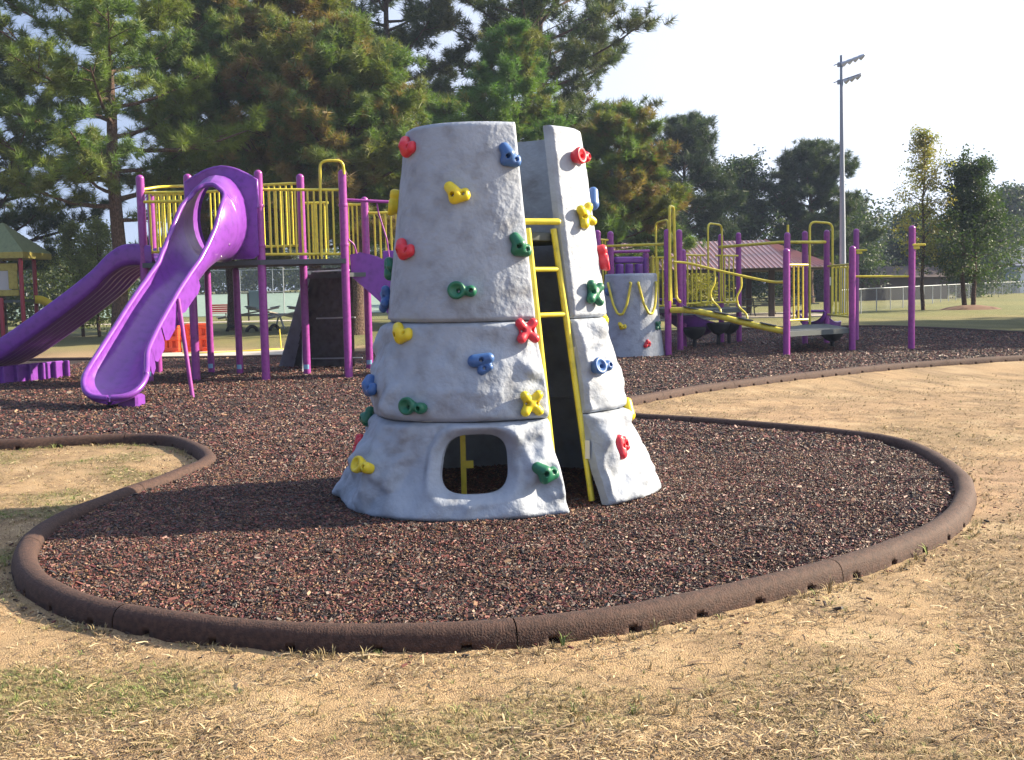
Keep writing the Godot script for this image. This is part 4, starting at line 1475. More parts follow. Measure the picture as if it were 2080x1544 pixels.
func playhouse() -> void:
	var t := thing("playhouse", Vector3(-18.6, 0, -40.4), "old playhouse with ridged green roof, red posts and faded yellow panels", "playhouse")
	var c := Vector3(-18.2, 0, -40.6)
	var roof := MB.new()
	var steps := 12
	for k in steps:
		var r0 := lerpf(1.22, 0.12, float(k) / steps)
		var r1 := lerpf(1.22, 0.12, float(k + 0.72) / steps)
		var y0 := 3.14 + 1.0 * float(k) / steps
		var y1 := 3.14 + 1.0 * float(k + 1) / steps
		for f in 4:
			var b := Basis(Vector3.UP, PI / 2 * f)
			roof.quad_of(c + b * Vector3(-r0, y0, r0), c + b * Vector3(r0, y0, r0), c + b * Vector3(r1, y1, r1), c + b * Vector3(-r1, y1, r1))
			var r2 := lerpf(1.22, 0.12, float(k + 1) / steps)
			roof.quad_of(c + b * Vector3(-r1, y1, r1), c + b * Vector3(r1, y1, r1), c + b * Vector3(r2, y1 + 0.001, r2), c + b * Vector3(-r2, y1 + 0.001, r2))
	part("roof", roof, M.roof_green, t)
	var cap := MB.new()
	cap.lathe(PackedVector2Array([Vector2(0.19, 4.08), Vector2(0.15, 4.18), Vector2(0.0, 4.24)]), 12, c)
	part("roof_cap", cap, M.roof_green, t)
	var fas := MB.new()
	for f in 4:
		var b := Basis(Vector3.UP, PI / 2 * f)
		fas.bevel_box(c + b * Vector3(0, 3.03, 1.20), Vector3(2.42, 0.22, 0.05), 0.01, b)
	part("fascia", fas, M.weathered_yellow, t)
	for q in [Vector2(0.95, 0.85), Vector2(0.75, -0.75), Vector2(-0.9, 0.85), Vector2(-0.9, -0.85)]:
		post(Vector2(c.x + q.x, c.z + q.y), 2.95, t, 0.075, "red_steel")
	post(Vector2(c.x + 0.33, c.z + 1.15), 1.55, t, 0.075, "red_steel")
	var f := Basis(Vector3.UP, 0.12)
	for q in [["window_panel", Vector3(0.10, 2.18, 0.95), 1.5, 1.15, M.weathered_yellow], ["lower_panel", Vector3(-0.45, 0.76, 1.15), 1.30, 1.36, M.weathered_lime]]:
		var p := MB.new()
		var w: float = q[2]
		var h: float = q[3]
		for e in [[0.0, h * 0.5 - 0.13, w, 0.26], [0.0, -h * 0.5 + 0.11, w, 0.22], [w * 0.5 - 0.15, 0.0, 0.30, h - 0.48], [-w * 0.5 + 0.15, 0.0, 0.30, h - 0.48]]:
			p.bevel_box(c + (q[1] as Vector3) + Vector3(e[0], e[1], 0), Vector3(e[2], e[3], 0.09), 0.02, f)
		var o := part(q[0], p, q[4], t)
		var g := MB.new()
		g.box(c + (q[1] as Vector3) + Vector3(0, 0, -0.01), Vector3(w - 0.5, h - 0.42, 0.03), f)
		part("pane", g, M.cloudy_pane if q[0] == "window_panel" else M.weathered_yellow, o)
		if q[0] == "lower_panel":
			for e in [[0.0, 0.42, 0.34, 0.035], [0.0, -0.44, 0.36, 0.035], [0.36, 0.0, 0.035, 0.6]]:
				var b := MB.new()
				b.box(c + (q[1] as Vector3) + Vector3(e[0], e[1], 0.07), Vector3(e[2], e[3], 0.03), f)
				part("slot_trim", b, M.navy_paint, o)
	var sl := []
	for k in 9:
		var u := k / 8.0
		sl.append({"p": c + Vector3(0.9 + 1.3 * u, 1.35 - 0.95 * smoothstep(0.05, 1.0, u), -0.3 - 0.5 * u), "w": 0.27, "hh": 0.22, "phi": deg_to_rad(95.0)})
	chute(sl, [0, 8], group_part("yellow_slide", t), "tape_yellow", 0.03, 0.03)
	var d := MB.new()
	d.box(c + Vector3(0, 1.42, 0), Vector3(1.8, 0.09, 1.7))
	part("deck", d, M.deck_rubber, t)


func fence(called: String, pts: Array, height: float, gap: float, label: String, mid := false) -> void:
	var t := thing(called, Vector3(pts[0].x, rise(pts[0].x, pts[0].y), pts[0].y), label, "fence")
	for k in pts.size() - 1:
		var a: Vector2 = pts[k]
		var b: Vector2 = pts[k + 1]
		var A := Vector3(a.x, rise(a.x, a.y), a.y)
		var B := Vector3(b.x, rise(b.x, b.y), b.y)
		var n := maxi(1, int(round(a.distance_to(b) / gap)))
		for q in n + 1:
			if q == 0 and k > 0: continue
			var p := A.lerp(B, float(q) / n)
			pipe("post", PackedVector3Array([p - Vector3(0, 0.3, 0), p + Vector3(0, height + 0.03, 0)]), 0.026, M.galvanised, t, 8)
		pipe("top_rail", PackedVector3Array([A + Vector3(0, height, 0), B + Vector3(0, height, 0)]), 0.022, M.galvanised, t, 8)
		if mid:
			pipe("mid_rail", PackedVector3Array([A + Vector3(0, height * 0.5, 0), B + Vector3(0, height * 0.5, 0)]), 0.024, M.galvanised, t, 8)
		var mb := MB.new()
		var up := Vector3(0, height - 0.03, 0)
		mb.quad_of(A + Vector3(0, 0.04, 0), B + Vector3(0, 0.04, 0), B + up, A + up)
		part("wire_mesh", mb, M.chain_link, t)


func left_background() -> void:
	# tennis courts and the paths in front of them
	var mb := MB.new()
	for q in [[-62.0, -2.0, -70.5, -112.0]]:
		var n := 12
		for k in n:
			var z0: float = lerpf(q[2], q[3], float(k) / n)
			var z1: float = lerpf(q[2], q[3], float(k + 1) / n)
			mb.quad_of(Vector3(q[0], rise(-20, z0) + 0.03, z0), Vector3(q[1], rise(-20, z0) + 0.03, z0), Vector3(q[1], rise(-20, z1) + 0.03, z1), Vector3(q[0], rise(-20, z1) + 0.03, z1))
	whole("tennis_court", mb.mesh(), M.court_green, "", "", "", "structure")
	mb = MB.new()
	mb.slab(PackedVector2Array([Vector2(-24.0, -60.6), Vector2(-10.0, -60.2), Vector2(-10.0, -62.2), Vector2(-24.0, -62.8)]), -0.05, 0.03)
	whole("path", mb.mesh(), M.concrete, "", "", "", "structure")
	mb = MB.new()
	mb.slab(PackedVector2Array([Vector2(-9.6, -26.7), Vector2(-3.8, -26.4), Vector2(-4.2, -29.6), Vector2(-9.6, -28.6)]), -0.05, 0.025)
	whole("pavement", mb.mesh(), M.concrete, "", "", "", "structure")
	fence("tall_court_fence", [Vector2(-17.0, -70.0), Vector2(-14.1, -70.0)], 3.0, 1.45, "tall grey tennis court fence panels with a middle rail", true)
	fence("court_fence", [Vector2(-33.5, -70.0), Vector2(-30.2, -70.2), Vector2(-33.0, -86.0)], 2.9, 3.0, "grey wire fence corner seen over the wide wave slide")
	fence("back_court_fence", [Vector2(-46.0, -112.0), Vector2(-20.0, -110.0), Vector2(-4.0, -110.0)], 2.4, 3.2, "long grey wire fence along the far end of the tennis courts")
	# red bench
	var t := thing("park_bench", Vector3(-16.9, 0, -65.0), "small red slatted park bench beside the tennis court", "bench", "", 0.25)
	for k in 4:
		var s := MB.new()
		s.bevel_box(Vector3(0, 0.55 + 0.12 * k, -0.2 - 0.03 * k), Vector3(1.15, 0.09, 0.03), 0.006)
		local_part("backrest_slat", s.mesh(), M.bench_red, t)
	for k in 3:
		var s := MB.new()
		s.bevel_box(Vector3(0, 0.45, 0.2 - 0.14 * k), Vector3(1.15, 0.03, 0.11), 0.006)
		local_part("seat_slat", s.mesh(), M.bench_red, t)
	for x in [-0.4, 0.4]:
		var s := MB.new()
		s.box(Vector3(x, 0.22, 0.0), Vector3(0.06, 0.44, 0.35))
		local_part("leg", s.mesh(), M.timber_dark, t)
	# notice board on posts
	t = thing("equipment_box", Vector3(-14.2, 0, -62.8), "dark blue upright box standing on posts by the courts", "box")
	var b := MB.new()
	b.bevel_box(Vector3(0, 1.15, 0), Vector3(0.75, 1.1, 0.35), 0.03)
	local_part("body", b.mesh(), M.bin_blue, t)
	for x in [-0.45, 0.45]:
		b = MB.new()
		b.box(Vector3(x, 0.75, 0), Vector3(0.08, 1.6, 0.08))
		local_part("post", b.mesh(), M.timber_dark, t)
	# seesaws: three planks on one pipe, worn tyres sunk under the seats
	t = thing("seesaw_set", Vector3(-9.9, 0, -48.0), "row of old grey seesaw planks on one steel pipe", "seesaw")
	pipe("pivot_pipe", PackedVector3Array([Vector3(-11.9, 0.60, -48.2), Vector3(-7.8, 0.60, -47.8)]), 0.05, M.galvanised, t)
	for x in [-11.7, -9.9, -8.0]:
		pipe("pivot_leg", PackedVector3Array([Vector3(x - 0.25, -0.05, -48.3), Vector3(x, 0.62, -48.0)]), 0.04, M.galvanised, t, 8)
		pipe("pivot_leg", PackedVector3Array([Vector3(x + 0.25, -0.05, -47.8), Vector3(x, 0.62, -48.0)]), 0.04, M.galvanised, t, 8)
	for q in [[-11.2, 0.16, 0.3], [-10.2, -0.18, 0.9], [-9.2, 0.20, 0.5], [-8.3, -0.15, 0.7]]:
		var p := MB.new()
		var bb := Basis(Vector3.UP, q[2]) * Basis(Vector3.BACK, q[1])
		p.bevel_box(Vector3(q[0], 0.68, -48.0), Vector3(2.6, 0.06, 0.24), 0.015, bb)
		var o := part("plank", p, M.concrete, t)
		for e in [-1.15, 1.15]:
			var sb := MB.new()
			sb.bevel_box(Vector3(q[0], 0.68, -48.0) + bb * Vector3(e, 0.06, 0), Vector3(0.42, 0.05, 0.34), 0.015, bb)
			part("seat", sb, M.galvanised, o)
	var tyre := MB.new()
	var ring := PackedVector3Array()
	for k in 15:
		var a := PI * k / 14.0
		ring.append(Vector3(cos(a) * 0.21, sin(a) * 0.21, 0))
	tyre.tube(ring, 0.07, 10)
	var tm := tyre.mesh()
	var xs := [-12.4, -11.3, -10.3, -9.6, -8.3]
	for k in 5:
		var o := whole("half_tyre", tm, M.black_rubber, "half-buried black tyre under the seesaws, " + ["first", "second", "third", "fourth", "fifth"][k] + " from the left", "tyre", "tyres under the seesaws")
		o.position = Vector3(xs[k], 0.0, -44.6 - 0.9 * (k % 2))
		o.rotation.y = 0.3 * k
	# orange water barriers and the tape lying beside them
	var bar := MB.new()
	var w := 0.62
	for y in [0.08, 0.38, 0.68]:
		bar.bevel_box(Vector3(0, y, 0), Vector3(w, 0.13, 0.22), 0.025)
	for x in [-w * 0.5 + 0.06, -0.07, 0.07, w * 0.5 - 0.06]:
		bar.bevel_box(Vector3(x, 0.38, 0), Vector3(0.10, 0.62, 0.18), 0.02)
	bar.bevel_box(Vector3(0, 0.38, -0.02), Vector3(w * 0.92, 0.6, 0.05), 0.01)
	var bm := bar.mesh()
	for q in [[-8.86, -29.0, -0.1, "bright orange plastic barrier left of the pair behind the slide leg"], [-8.16, -29.2, 0.05, "bright orange plastic barrier right of the pair behind the slide leg"]]:
		var o := thing("orange_barrier", Vector3(q[0], 0.0, q[1]), q[3], "barrier", "orange plastic barriers", q[2])
		local_part("body", bm, M.orange_plastic, o)
		var foot := MB.new()
		for x in [-0.2, 0.2]:
			foot.bevel_box(Vector3(x, 0.02, 0.0), Vector3(0.14, 0.05, 0.40), 0.01)
		local_part("foot", foot.mesh(), M.orange_plastic, o)
	t = thing("striped_barricade", Vector3(-9.32, 0, -28.9), "narrow barricade board with orange and white slanting stripes", "barricade", "", 0.5)
	for k in 5:
		var s := MB.new()
		var y0 := 0.04 + 0.145 * k
		var z := Vector3(0, 0, 0.03)
		var A := Vector3(-0.13, y0 + 0.10, 0)
		var B := Vector3(0.13, y0 - 0.04, 0)
		var U := Vector3(0, 0.145, 0)
		s.quad_of(A + z, B + z, B + U + z, A + U + z)
		s.quad_of(B - z, A - z, A + U - z, B + U - z)
		s.quad_of(B + z, B - z, B + U - z, B + U + z)
		s.quad_of(A - z, A + z, A + U + z, A + U - z)
		if k == 4: s.quad_of(A + U + z, B + U + z, B + U - z, A + U - z)
		local_part("stripe", s.mesh(), M.white_paint if k % 2 else M.orange_plastic, t)
	var lg := MB.new()
	lg.box(Vector3(0, 0.03, 0), Vector3(0.3, 0.06, 0.4))
	local_part("foot", lg.mesh(), M.black_rubber, t)
	var tape := MB.new()
	tape.tube(smooth_path(pv([-8.3, 0.03, -28.3, -7.6, 0.04, -28.0, -7.1, 0.03, -28.5, -6.6, 0.04, -28.6, -6.1, 0.05, -28.9, -5.9, 0.03, -29.2, -5.6, 0.05, -29.1, -5.7, 0.03, -28.8]), 5), 0.045, 6, true, 0.4)
	whole("barrier_tape", tape.mesh(), M.tape_yellow, "crumpled yellow plastic tape lying on the ground by the orange barriers", "tape")
	tape = MB.new()
	tape.tube(PackedVector3Array([Vector3(-6.0, 0.0, -29.2), Vector3(-6.05, 0.55, -29.3)]), 0.016, 6)
	whole("marker_stake", tape.mesh(), M.tape_yellow, "thin yellow stake standing at the end of the tape", "stake")


func right_background() -> void:
	# pavilion
	var t := thing("pavilion", Vector3(9.0, 0, -50.5), "open picnic pavilion with a pink-red ribbed metal hip roof", "pavilion")
	var x0 := 2.6
	var x1 := 13.9
	var z0 := -47.2
	var z1 := -55.0
	var ye := 2.12
	var yr := 3.42
	var zr := (z0 + z1) * 0.5
	var ra := Vector3(x0 - 3.0, yr, zr)
	var rb := Vector3(x1 - 2.3, yr, zr)
	var roof := MB.new()
	# ribbed front slope, sheet by sheet
	var n := 76
	for k in n:
		var f0 := float(k) / n
		var f1 := float(k + 1) / n
		var a := Vector3(lerpf(x0 - 5.0, x1, f0), ye, z0)
		var b := Vector3(lerpf(x0 - 5.0, x1, f1), ye, z0)
		var c := Vector3(minf(b.x - 0.4, rb.x), yr, zr)
		var d := Vector3(minf(a.x - 0.4, rb.x), yr, zr)
		var rib := Vector3(0, 0.05, 0.02)
		var m0 := a.lerp(b, 0.3)
		var m1 := d.lerp(c, 0.3)
		if d.x >= rb.x - 0.001:
			c = rb
			d = rb
			m1 = rb
		roof.quad_of(a, a.lerp(b, 0.15) + rib, d.lerp(c, 0.15) + rib, d)
		roof.quad_of(a.lerp(b, 0.15) + rib, m0, m1, d.lerp(c, 0.15) + rib)
		roof.quad_of(m0, b, c, m1)
	roof.quad_of(Vector3(x1, ye, z1), Vector3(x0 - 5.0, ye, z1), Vector3(x0 - 5.0, yr, zr), rb)
	roof.tri_of(Vector3(x1, ye, z0), Vector3(x1, ye, z1), rb)
	part("roof", roof, M.roof_red, t)
	var soffit := MB.new()
	soffit.box(Vector3((x0 - 5.0 + x1) * 0.5, ye - 0.06, zr), Vector3(x1 - x0 + 4.8, 0.06, z0 - z1 - 0.2))
	part("ceiling", soffit, M.timber_dark, t)
	for x in [-1.6, 2.6, 6.9, 11.2]:
		for z in [z0 - 0.9, z1 + 0.9]:
			var p := MB.new()
			p.bevel_box(Vector3(x if z > -50 else x + 0.3, 1.02, z), Vector3(0.24, 2.1, 0.24), 0.02)
			part("post", p, M.timber_dark, t)
	var slab := MB.new()
	slab.slab(PackedVector2Array([Vector2(-4.0, -47.4), Vector2(14.2, -47.6), Vector2(14.0, -54.6), Vector2(-4.0, -54.6)]), -0.05, 0.05)
	whole("pavilion_floor", slab.mesh(), M.concrete, "", "", "", "structure")
	# picnic tables
	var said := ["grey picnic table under the pavilion by the right post", "grey picnic table under the middle of the pavilion roof", "grey picnic table at the back of the pavilion"]
	var spots := [Vector3(11.6, 0.05, -50.0), Vector3(8.3, 0.05, -49.2), Vector3(13.1, 0.05, -52.6)]
	var first: Node3D
	for k in 3:
		if k:
			var o := copy(first)
			o.position = spots[k]
			o.set_meta("label", said[k])
			continue
		first = thing("picnic_table", spots[0], said[0], "table", "picnic tables under the pavilion")
		for z in [-0.26, 0.0, 0.26]:
			var b := MB.new()
			b.bevel_box(Vector3(0, 0.74, z), Vector3(2.3, 0.045, 0.24), 0.008)
			local_part("table_board", b.mesh(), M.table_metal, first)
		for z in [-0.75, 0.75]:
			var b := MB.new()
			b.bevel_box(Vector3(0, 0.44, z), Vector3(2.3, 0.045, 0.27), 0.008)
			local_part("bench_board", b.mesh(), M.table_metal, first)
		for x in [-0.8, 0.8]:
			for s in [-1.0, 1.0]:
				var b := MB.new()
				b.tube(bent(pv([x, 0.70, 0.1 * s, x, 0.45, 0.25 * s, x, 0.12, 0.35 * s, x, 0.0, 0.55 * s]), 0.15), 0.028, 8)
				b.tube(pv([x, 0.42, 0.8 * s, x, 0.36, 0.25 * s]), 0.024, 8)
				local_part("leg", b.mesh(), M.table_metal, first)
	# floodlight pole
	t = thing("floodlight_pole", Vector3(14.82, 0, -50.0), "tall grey steel pole with two rows of sports floodlights", "light pole")
	var mb := MB.new()
	mb.tube(PackedVector3Array([Vector3(14.82, -0.2, -50), Vector3(14.80, 4.0, -50), Vector3(14.73, 11.35, -50)]), [0.15, 0.125, 0.062], 16)
	part("pole", mb, M.pole_steel, t)
	for r in 2:
		var y := 11.05 - 0.75 * r
		pipe("cross_arm", PackedVector3Array([Vector3(14.50, y - 0.06, -50.35), Vector3(15.40, y + 0.13, -49.3)]), 0.022, M.pole_steel, t, 8)
		for k in 4 if r == 0 else 3:
			var c := Vector3(14.86 + 0.19 * k + 0.1 * r, y + 0.05 * k - 0.05, -49.9 + 0.19 * k)
			var lamp := MB.new()
			lamp.lathe(PackedVector2Array([Vector2(0.0, -0.14), Vector2(0.05, -0.13), Vector2(0.09, -0.02), Vector2(0.125, 0.11), Vector2(0.12, 0.12), Vector2(0.0, 0.07)]), 12, c, Basis(Vector3.BACK, -1.0) * Basis(Vector3.RIGHT, 0.7) * Basis(Vector3.RIGHT, PI))
			part("floodlight", lamp, M.lamp_housing, t)
		var bal := MB.new()
		bal.bevel_box(Vector3(14.62, y - 0.1, -50.0), Vector3(0.12, 0.2, 0.14), 0.02)
		part("ballast_box", bal, M.pole_steel, t)
	fence("field_fence", [Vector2(13.6, -46.2), Vector2(16.0, -51.2), Vector2(21.0, -60.0), Vector2(28.0, -73.0), Vector2(40.0, -94.5), Vector2(52.0, -112.0)], 1.12, 3.4, "low silver wire fence running back along the ball field")
	# white sign under the pavilion's end
	t = thing("field_sign", Vector3(13.2, 0, -46.3), "small white sign on a dark post beside the pavilion", "sign")
	pipe("post", PackedVector3Array([Vector3(13.2, -0.1, -46.3), Vector3(13.2, 1.6, -46.3)]), 0.05, M.timber_dark, t, 8)
	mb = MB.new()
	mb.box(Vector3(13.16, 1.50, -46.22), Vector3(0.22, 0.34, 0.02))
	part("board", mb, M.white_paint, t)
	# white house at the far right
	t = thing("white_house", Vector3(56.0, 0, -112.0), "pale house gable with a dark roof at the right edge", "house")
	var hx := 50.2
	mb = MB.new()
	mb.box(Vector3(57.2, 1.4, -115.0), Vector3(14.0, 2.8, 9.0))
	part("wall", mb, M.house_white, t)
	mb = MB.new()
	for z in [[-110.2, -115.0], [-119.8, -115.0]]:
		var A := Vector3(hx - 0.6, 2.7, z[0])
		var B := Vector3(64.6, 2.7, z[0])
		var C := Vector3(64.6, 4.7, z[1])
		var D := Vector3(hx - 0.6, 4.7, z[1])
		if z[0] > -115.0: mb.quad_of(A, B, C, D)
		else: mb.quad_of(B, A, D, C)
		var dn := Vector3(0, -0.16, 0)
		if z[0] > -115.0: mb.quad_of(A + dn, B + dn, B, A)
	part("roof", mb, M.house_roof, t)
	mb = MB.new()
	mb.tri_of(Vector3(hx, 2.7, -110.6), Vector3(hx, 4.6, -115.0), Vector3(hx, 2.7, -119.4))
	part("gable", mb, M.house_white, t)
	for x in [53.5, 57.0]:
		mb = MB.new()
		mb.box(Vector3(x, 1.6, -110.47), Vector3(1.0, 1.3, 0.06))
		part("window", mb, M.navy_paint, t)
	# dark low shed beyond the field fence
	t = thing("dark_shed", Vector3(29.0, 0, -88.0), "long low dark shed in the shade beyond the field fence", "shed")
	mb = MB.new()
	mb.box(Vector3(29.0, 0.9, -88.0), Vector3(9.0, 1.8, 4.0))
	part("wall", mb, M.timber_dark, t)
	mb = MB.new()
	mb.quad_of(Vector3(24.0, 1.7, -85.6), Vector3(34.0, 1.7, -85.6), Vector3(34.0, 2.6, -88.0), Vector3(24.0, 2.6, -88.0))
	mb.quad_of(Vector3(34.0, 1.7, -90.4), Vector3(24.0, 1.7, -90.4), Vector3(24.0, 2.6, -88.0), Vector3(34.0, 2.6, -88.0))
	part("roof", mb, M.timber_dark, t)
	mb = MB.new()
	mb.lathe(PackedVector2Array([Vector2(1.5, -0.02), Vector2(1.1, 0.10), Vector2(0.4, 0.20), Vector2(0.0, 0.21)]), 24, Vector3(22.4, 0, -54.6))
	whole("mulch_mound", mb.mesh(), M.clay_mound, "low brown mulch mound round the twin-stemmed tree", "mound")


var tufts := []
var leafs := []


func make_tuft_meshes() -> void:
	for k in 3:      # sprays of long needles round a shoot that points along +y
		var mb := MB.new()
		for q in 64:
			var a := rng.randf() * TAU
			var lift := rng.randf_range(-0.15, 1.0)
			var d := Vector3(cos(a) * (1.0 - 0.35 * absf(lift)), lift, sin(a) * (1.0 - 0.35 * absf(lift))).normalized()
			var b := Vector3(0, rng.randf_range(-0.5, 0.5), 0)
			var w := d.cross(Vector3(rng.randfn(), rng.randfn(), rng.randfn())).normalized() * 0.036
			mb.tri_of(b - w, b + w, b + d * rng.randf_range(0.7, 1.1))
		tufts.append(mb.mesh())
	for k in 2:      # loose handfuls of flat leaves
		var mb := MB.new()
		for q in 20:
			var c := Vector3(rng.randfn(), rng.randfn(), rng.randfn()) * 0.42
			var u := Vector3(rng.randfn(), rng.randfn() * 0.6 - 0.3, rng.randfn()).normalized()
			var w := u.cross(Vector3(rng.randfn(), rng.randfn() + 0.8, rng.randfn())).normalized() * 0.10
			u *= 0.19
			mb.quad_of(c - u, c + w, c + u, c - w)
		leafs.append(mb.mesh())


func limb(mb: MB, a: Vector3, b: Vector3, r0: float, r1: float, sag: float, n := 4) -> void:
	var p := PackedVector3Array()
	var r := []
	for k in n + 1:
		var f := float(k) / n
		p.append(a.lerp(b, f) + Vector3(0, sag * sin(PI * f), 0))
		r.append(lerpf(r0, r1, f))
	mb.tube(p, r, 5, false)


func look_y(dir: Vector3) -> Basis:
	var y := dir.normalized()
	var x := y.cross(Vector3(0.31, 0.2, 0.93)).normalized()
	return Basis(x, y, x.cross(y)) * Basis(Vector3.UP, rng.randf() * TAU)


# o: h height, base crown base, r reach, nb limbs, per sprays to a limb, s spray size, trunk radius, shape table of reach by height, tints, lean
func pine(label: String, at: Vector3, o: Dictionary, group := "pines behind the playground") -> void:
	at.y = rise(at.x, at.z)
	var t := thing("pine_tree", at, label, "tree", group)
	var h: float = o.h
	var base: float = o.base
	var rt: float = o.trunk
	var wood := MB.new()
	var tp := PackedVector3Array()
	var tr := []
	var steps := 10
	for k in steps + 1:
		var f := float(k) / steps
		tp.append(Vector3(0.25 * noise.get_noise_2d(at.x, f * 2.2), h * f - (0.2 if k == 0 else 0.0), 0.25 * noise.get_noise_2d(f * 2.2, at.z)) + Vector3(o.get("lean", 0.0) * f * f, 0, 0))
		tr.append(rt * (1.35 if k == 0 else lerpf(1.0, 0.12, pow(f, 1.15))))
	wood.tube(tp, tr, 10, false)
	var places := [[], [], []]
	var cols := [PackedColorArray(), PackedColorArray(), PackedColorArray()]
	var nb: int = o.nb
	var tints: Array = o.tints
	for k in nb:
		var f := pow((k + rng.randf()) / nb, o.get("bias", 0.9))
		var y := lerpf(base, h * 0.985, f)
		var tf := y / h * steps
		var root := tp[int(tf)].lerp(tp[mini(int(tf) + 1, steps)], tf - int(tf))
		var az := k * 2.399 + rng.randfn(0.0, 0.3)
		var reach: float = o.r * interp(f, o.get("shape", [[0.0, 0.75], [0.25, 1.0], [0.6, 0.8], [0.9, 0.38], [1.0, 0.12]])) * rng.randf_range(0.62, 1.12)
		var pitch: float = lerpf(o.get("low_pitch", 0.10), 0.75, f) + rng.randfn(0.0, 0.12)
		var dir := Vector3(cos(az) * cos(pitch), sin(pitch), sin(az) * cos(pitch))
		var tip := root + dir * reach + Vector3(0, reach * 0.10, 0)
		var br: float = rt * lerpf(0.32, 0.12, f) * clampf(reach / 3.0, 0.35, 1.2)
		limb(wood, root, tip, br, br * 0.25, -0.07 * reach)
		var per: int = maxi(4, int(o.per * reach / o.r))
		var hue: Vector3 = tints[rng.randi() % tints.size()]
		for q in per:
			var g := rng.randf_range(0.30, 1.04)
			var p := root.lerp(tip, minf(g, 1.0)) + Vector3(0, -0.07 * reach * sin(PI * minf(g, 1.0)), 0)
			var side := dir.cross(Vector3.UP).normalized() * rng.randfn(0.0, 1.0) + Vector3.UP * (rng.randf_range(-0.22, 0.75)) + dir * rng.randf_range(0.0, 0.5)
			var out := side * reach * 0.19 * (1.25 - 0.5 * g) * rng.randf_range(0.4, 1.25)
			if q % 3 == 0:
				limb(wood, p - dir * reach * 0.08, p + out, br * 0.30, br * 0.12, 0.0, 2)
			var cluster := 4
			for c in cluster:
				var pp := p + out + Vector3(rng.randfn(), rng.randfn() * 0.45, rng.randfn()) * (o.s as float) * 0.62
				var s: float = o.s * 1.12 * rng.randf_range(0.75, 1.25)
				var kind := rng.randi() % 3
				places[kind].append(Transform3D(look_y(out + dir * 0.3 + Vector3(0, 0.45, 0)).scaled_local(Vector3(s, s, s)), pp))
				var tint := hue
				if rng.randf() < 0.35:
					tint = tints[rng.randi() % tints.size()]
				tint *= rng.randf_range(0.75, 1.25)
				cols[kind].append(Color(tint.x, tint.y, tint.z))
	local_part("trunk", wood.mesh(), M.bark, t)
	for k in 3:
		scatter("crown", tufts[k], M.needles, places[k], cols[k], t)


func leafy(called: String, label: String, at: Vector3, o: Dictionary, group := "") -> void:
	at.y = rise(at.x, at.z)
	var t := thing(called, at, label, "shrub" if called.ends_with("shrub") else "tree", group)
	var h: float = o.h
	var wood := MB.new()
	var places := [[], []]
	var cols := [PackedColorArray(), PackedColorArray()]
	for stem in o.get("stems", 1):
		var off: float = (stem - (o.get("stems", 1) - 1) * 0.5) * o.get("spread", 0.5)
		var tp := PackedVector3Array()
		var tr := []
		for k in 9:
			var f := k / 8.0
			tp.append(Vector3(off * (1.0 + f) + 0.2 * noise.get_noise_2d(at.x + stem * 9.0, f * 3.0), h * f * 0.97 - (0.2 if k == 0 else 0.0), 0.2 * noise.get_noise_2d(f * 3.0, at.z + stem)))
			tr.append((o.trunk as float) * lerpf(1.0, 0.10, f))
		wood.tube(tp, tr, 8, false)
		for k in o.nb:
			var f := pow((k + rng.randf()) / (o.nb as float), 0.85)
			var y := lerpf(o.base, h, f)
			var tf := clampf(y / h * 8.0, 0.0, 7.99)
			var root := tp[int(tf)].lerp(tp[int(tf) + 1], tf - int(tf))
			var az = k * 2.399 + rng.randfn(0.0, 0.4)
			var reach: float = o.r * interp(f, o.get("shape", [[0.0, 0.7], [0.3, 1.0], [0.7, 0.75], [1.0, 0.15]])) * rng.randf_range(0.35, 1.2)
			var pitch := lerpf(0.15, 0.9, f) + rng.randfn(0.0, 0.15)
			var dir := Vector3(cos(az) * cos(pitch), sin(pitch), sin(az) * cos(pitch))
			limb(wood, root, root + dir * reach, (o.trunk as float) * 0.28, (o.trunk as float) * 0.06, 0.05 * reach)
			for q in o.per:
				var g := rng.randf_range(0.25, 1.05)
				var s: float = o.s * rng.randf_range(0.7, 1.3)
				var p := root + dir * reach * g + Vector3(rng.randfn(), rng.randfn(), rng.randfn()) * reach * 0.17
				p.y = maxf(p.y, 0.15)
				var kind := rng.randi() % 2
				places[kind].append(Transform3D((Basis(Vector3.UP, rng.randf() * TAU) * Basis(Vector3.RIGHT, rng.randfn(0.0, 0.5))).scaled_local(Vector3.ONE * s), p))
				var tint: Vector3 = o.tints[rng.randi() % o.tints.size()] * rng.randf_range(0.7, 1.3)
				cols[kind].append(Color(tint.x, tint.y, tint.z))
	local_part("trunk", wood.mesh(), M.bark, t)
	for k in 2:
		scatter("crown", leafs[k], M.needles, places[k], cols[k], t)


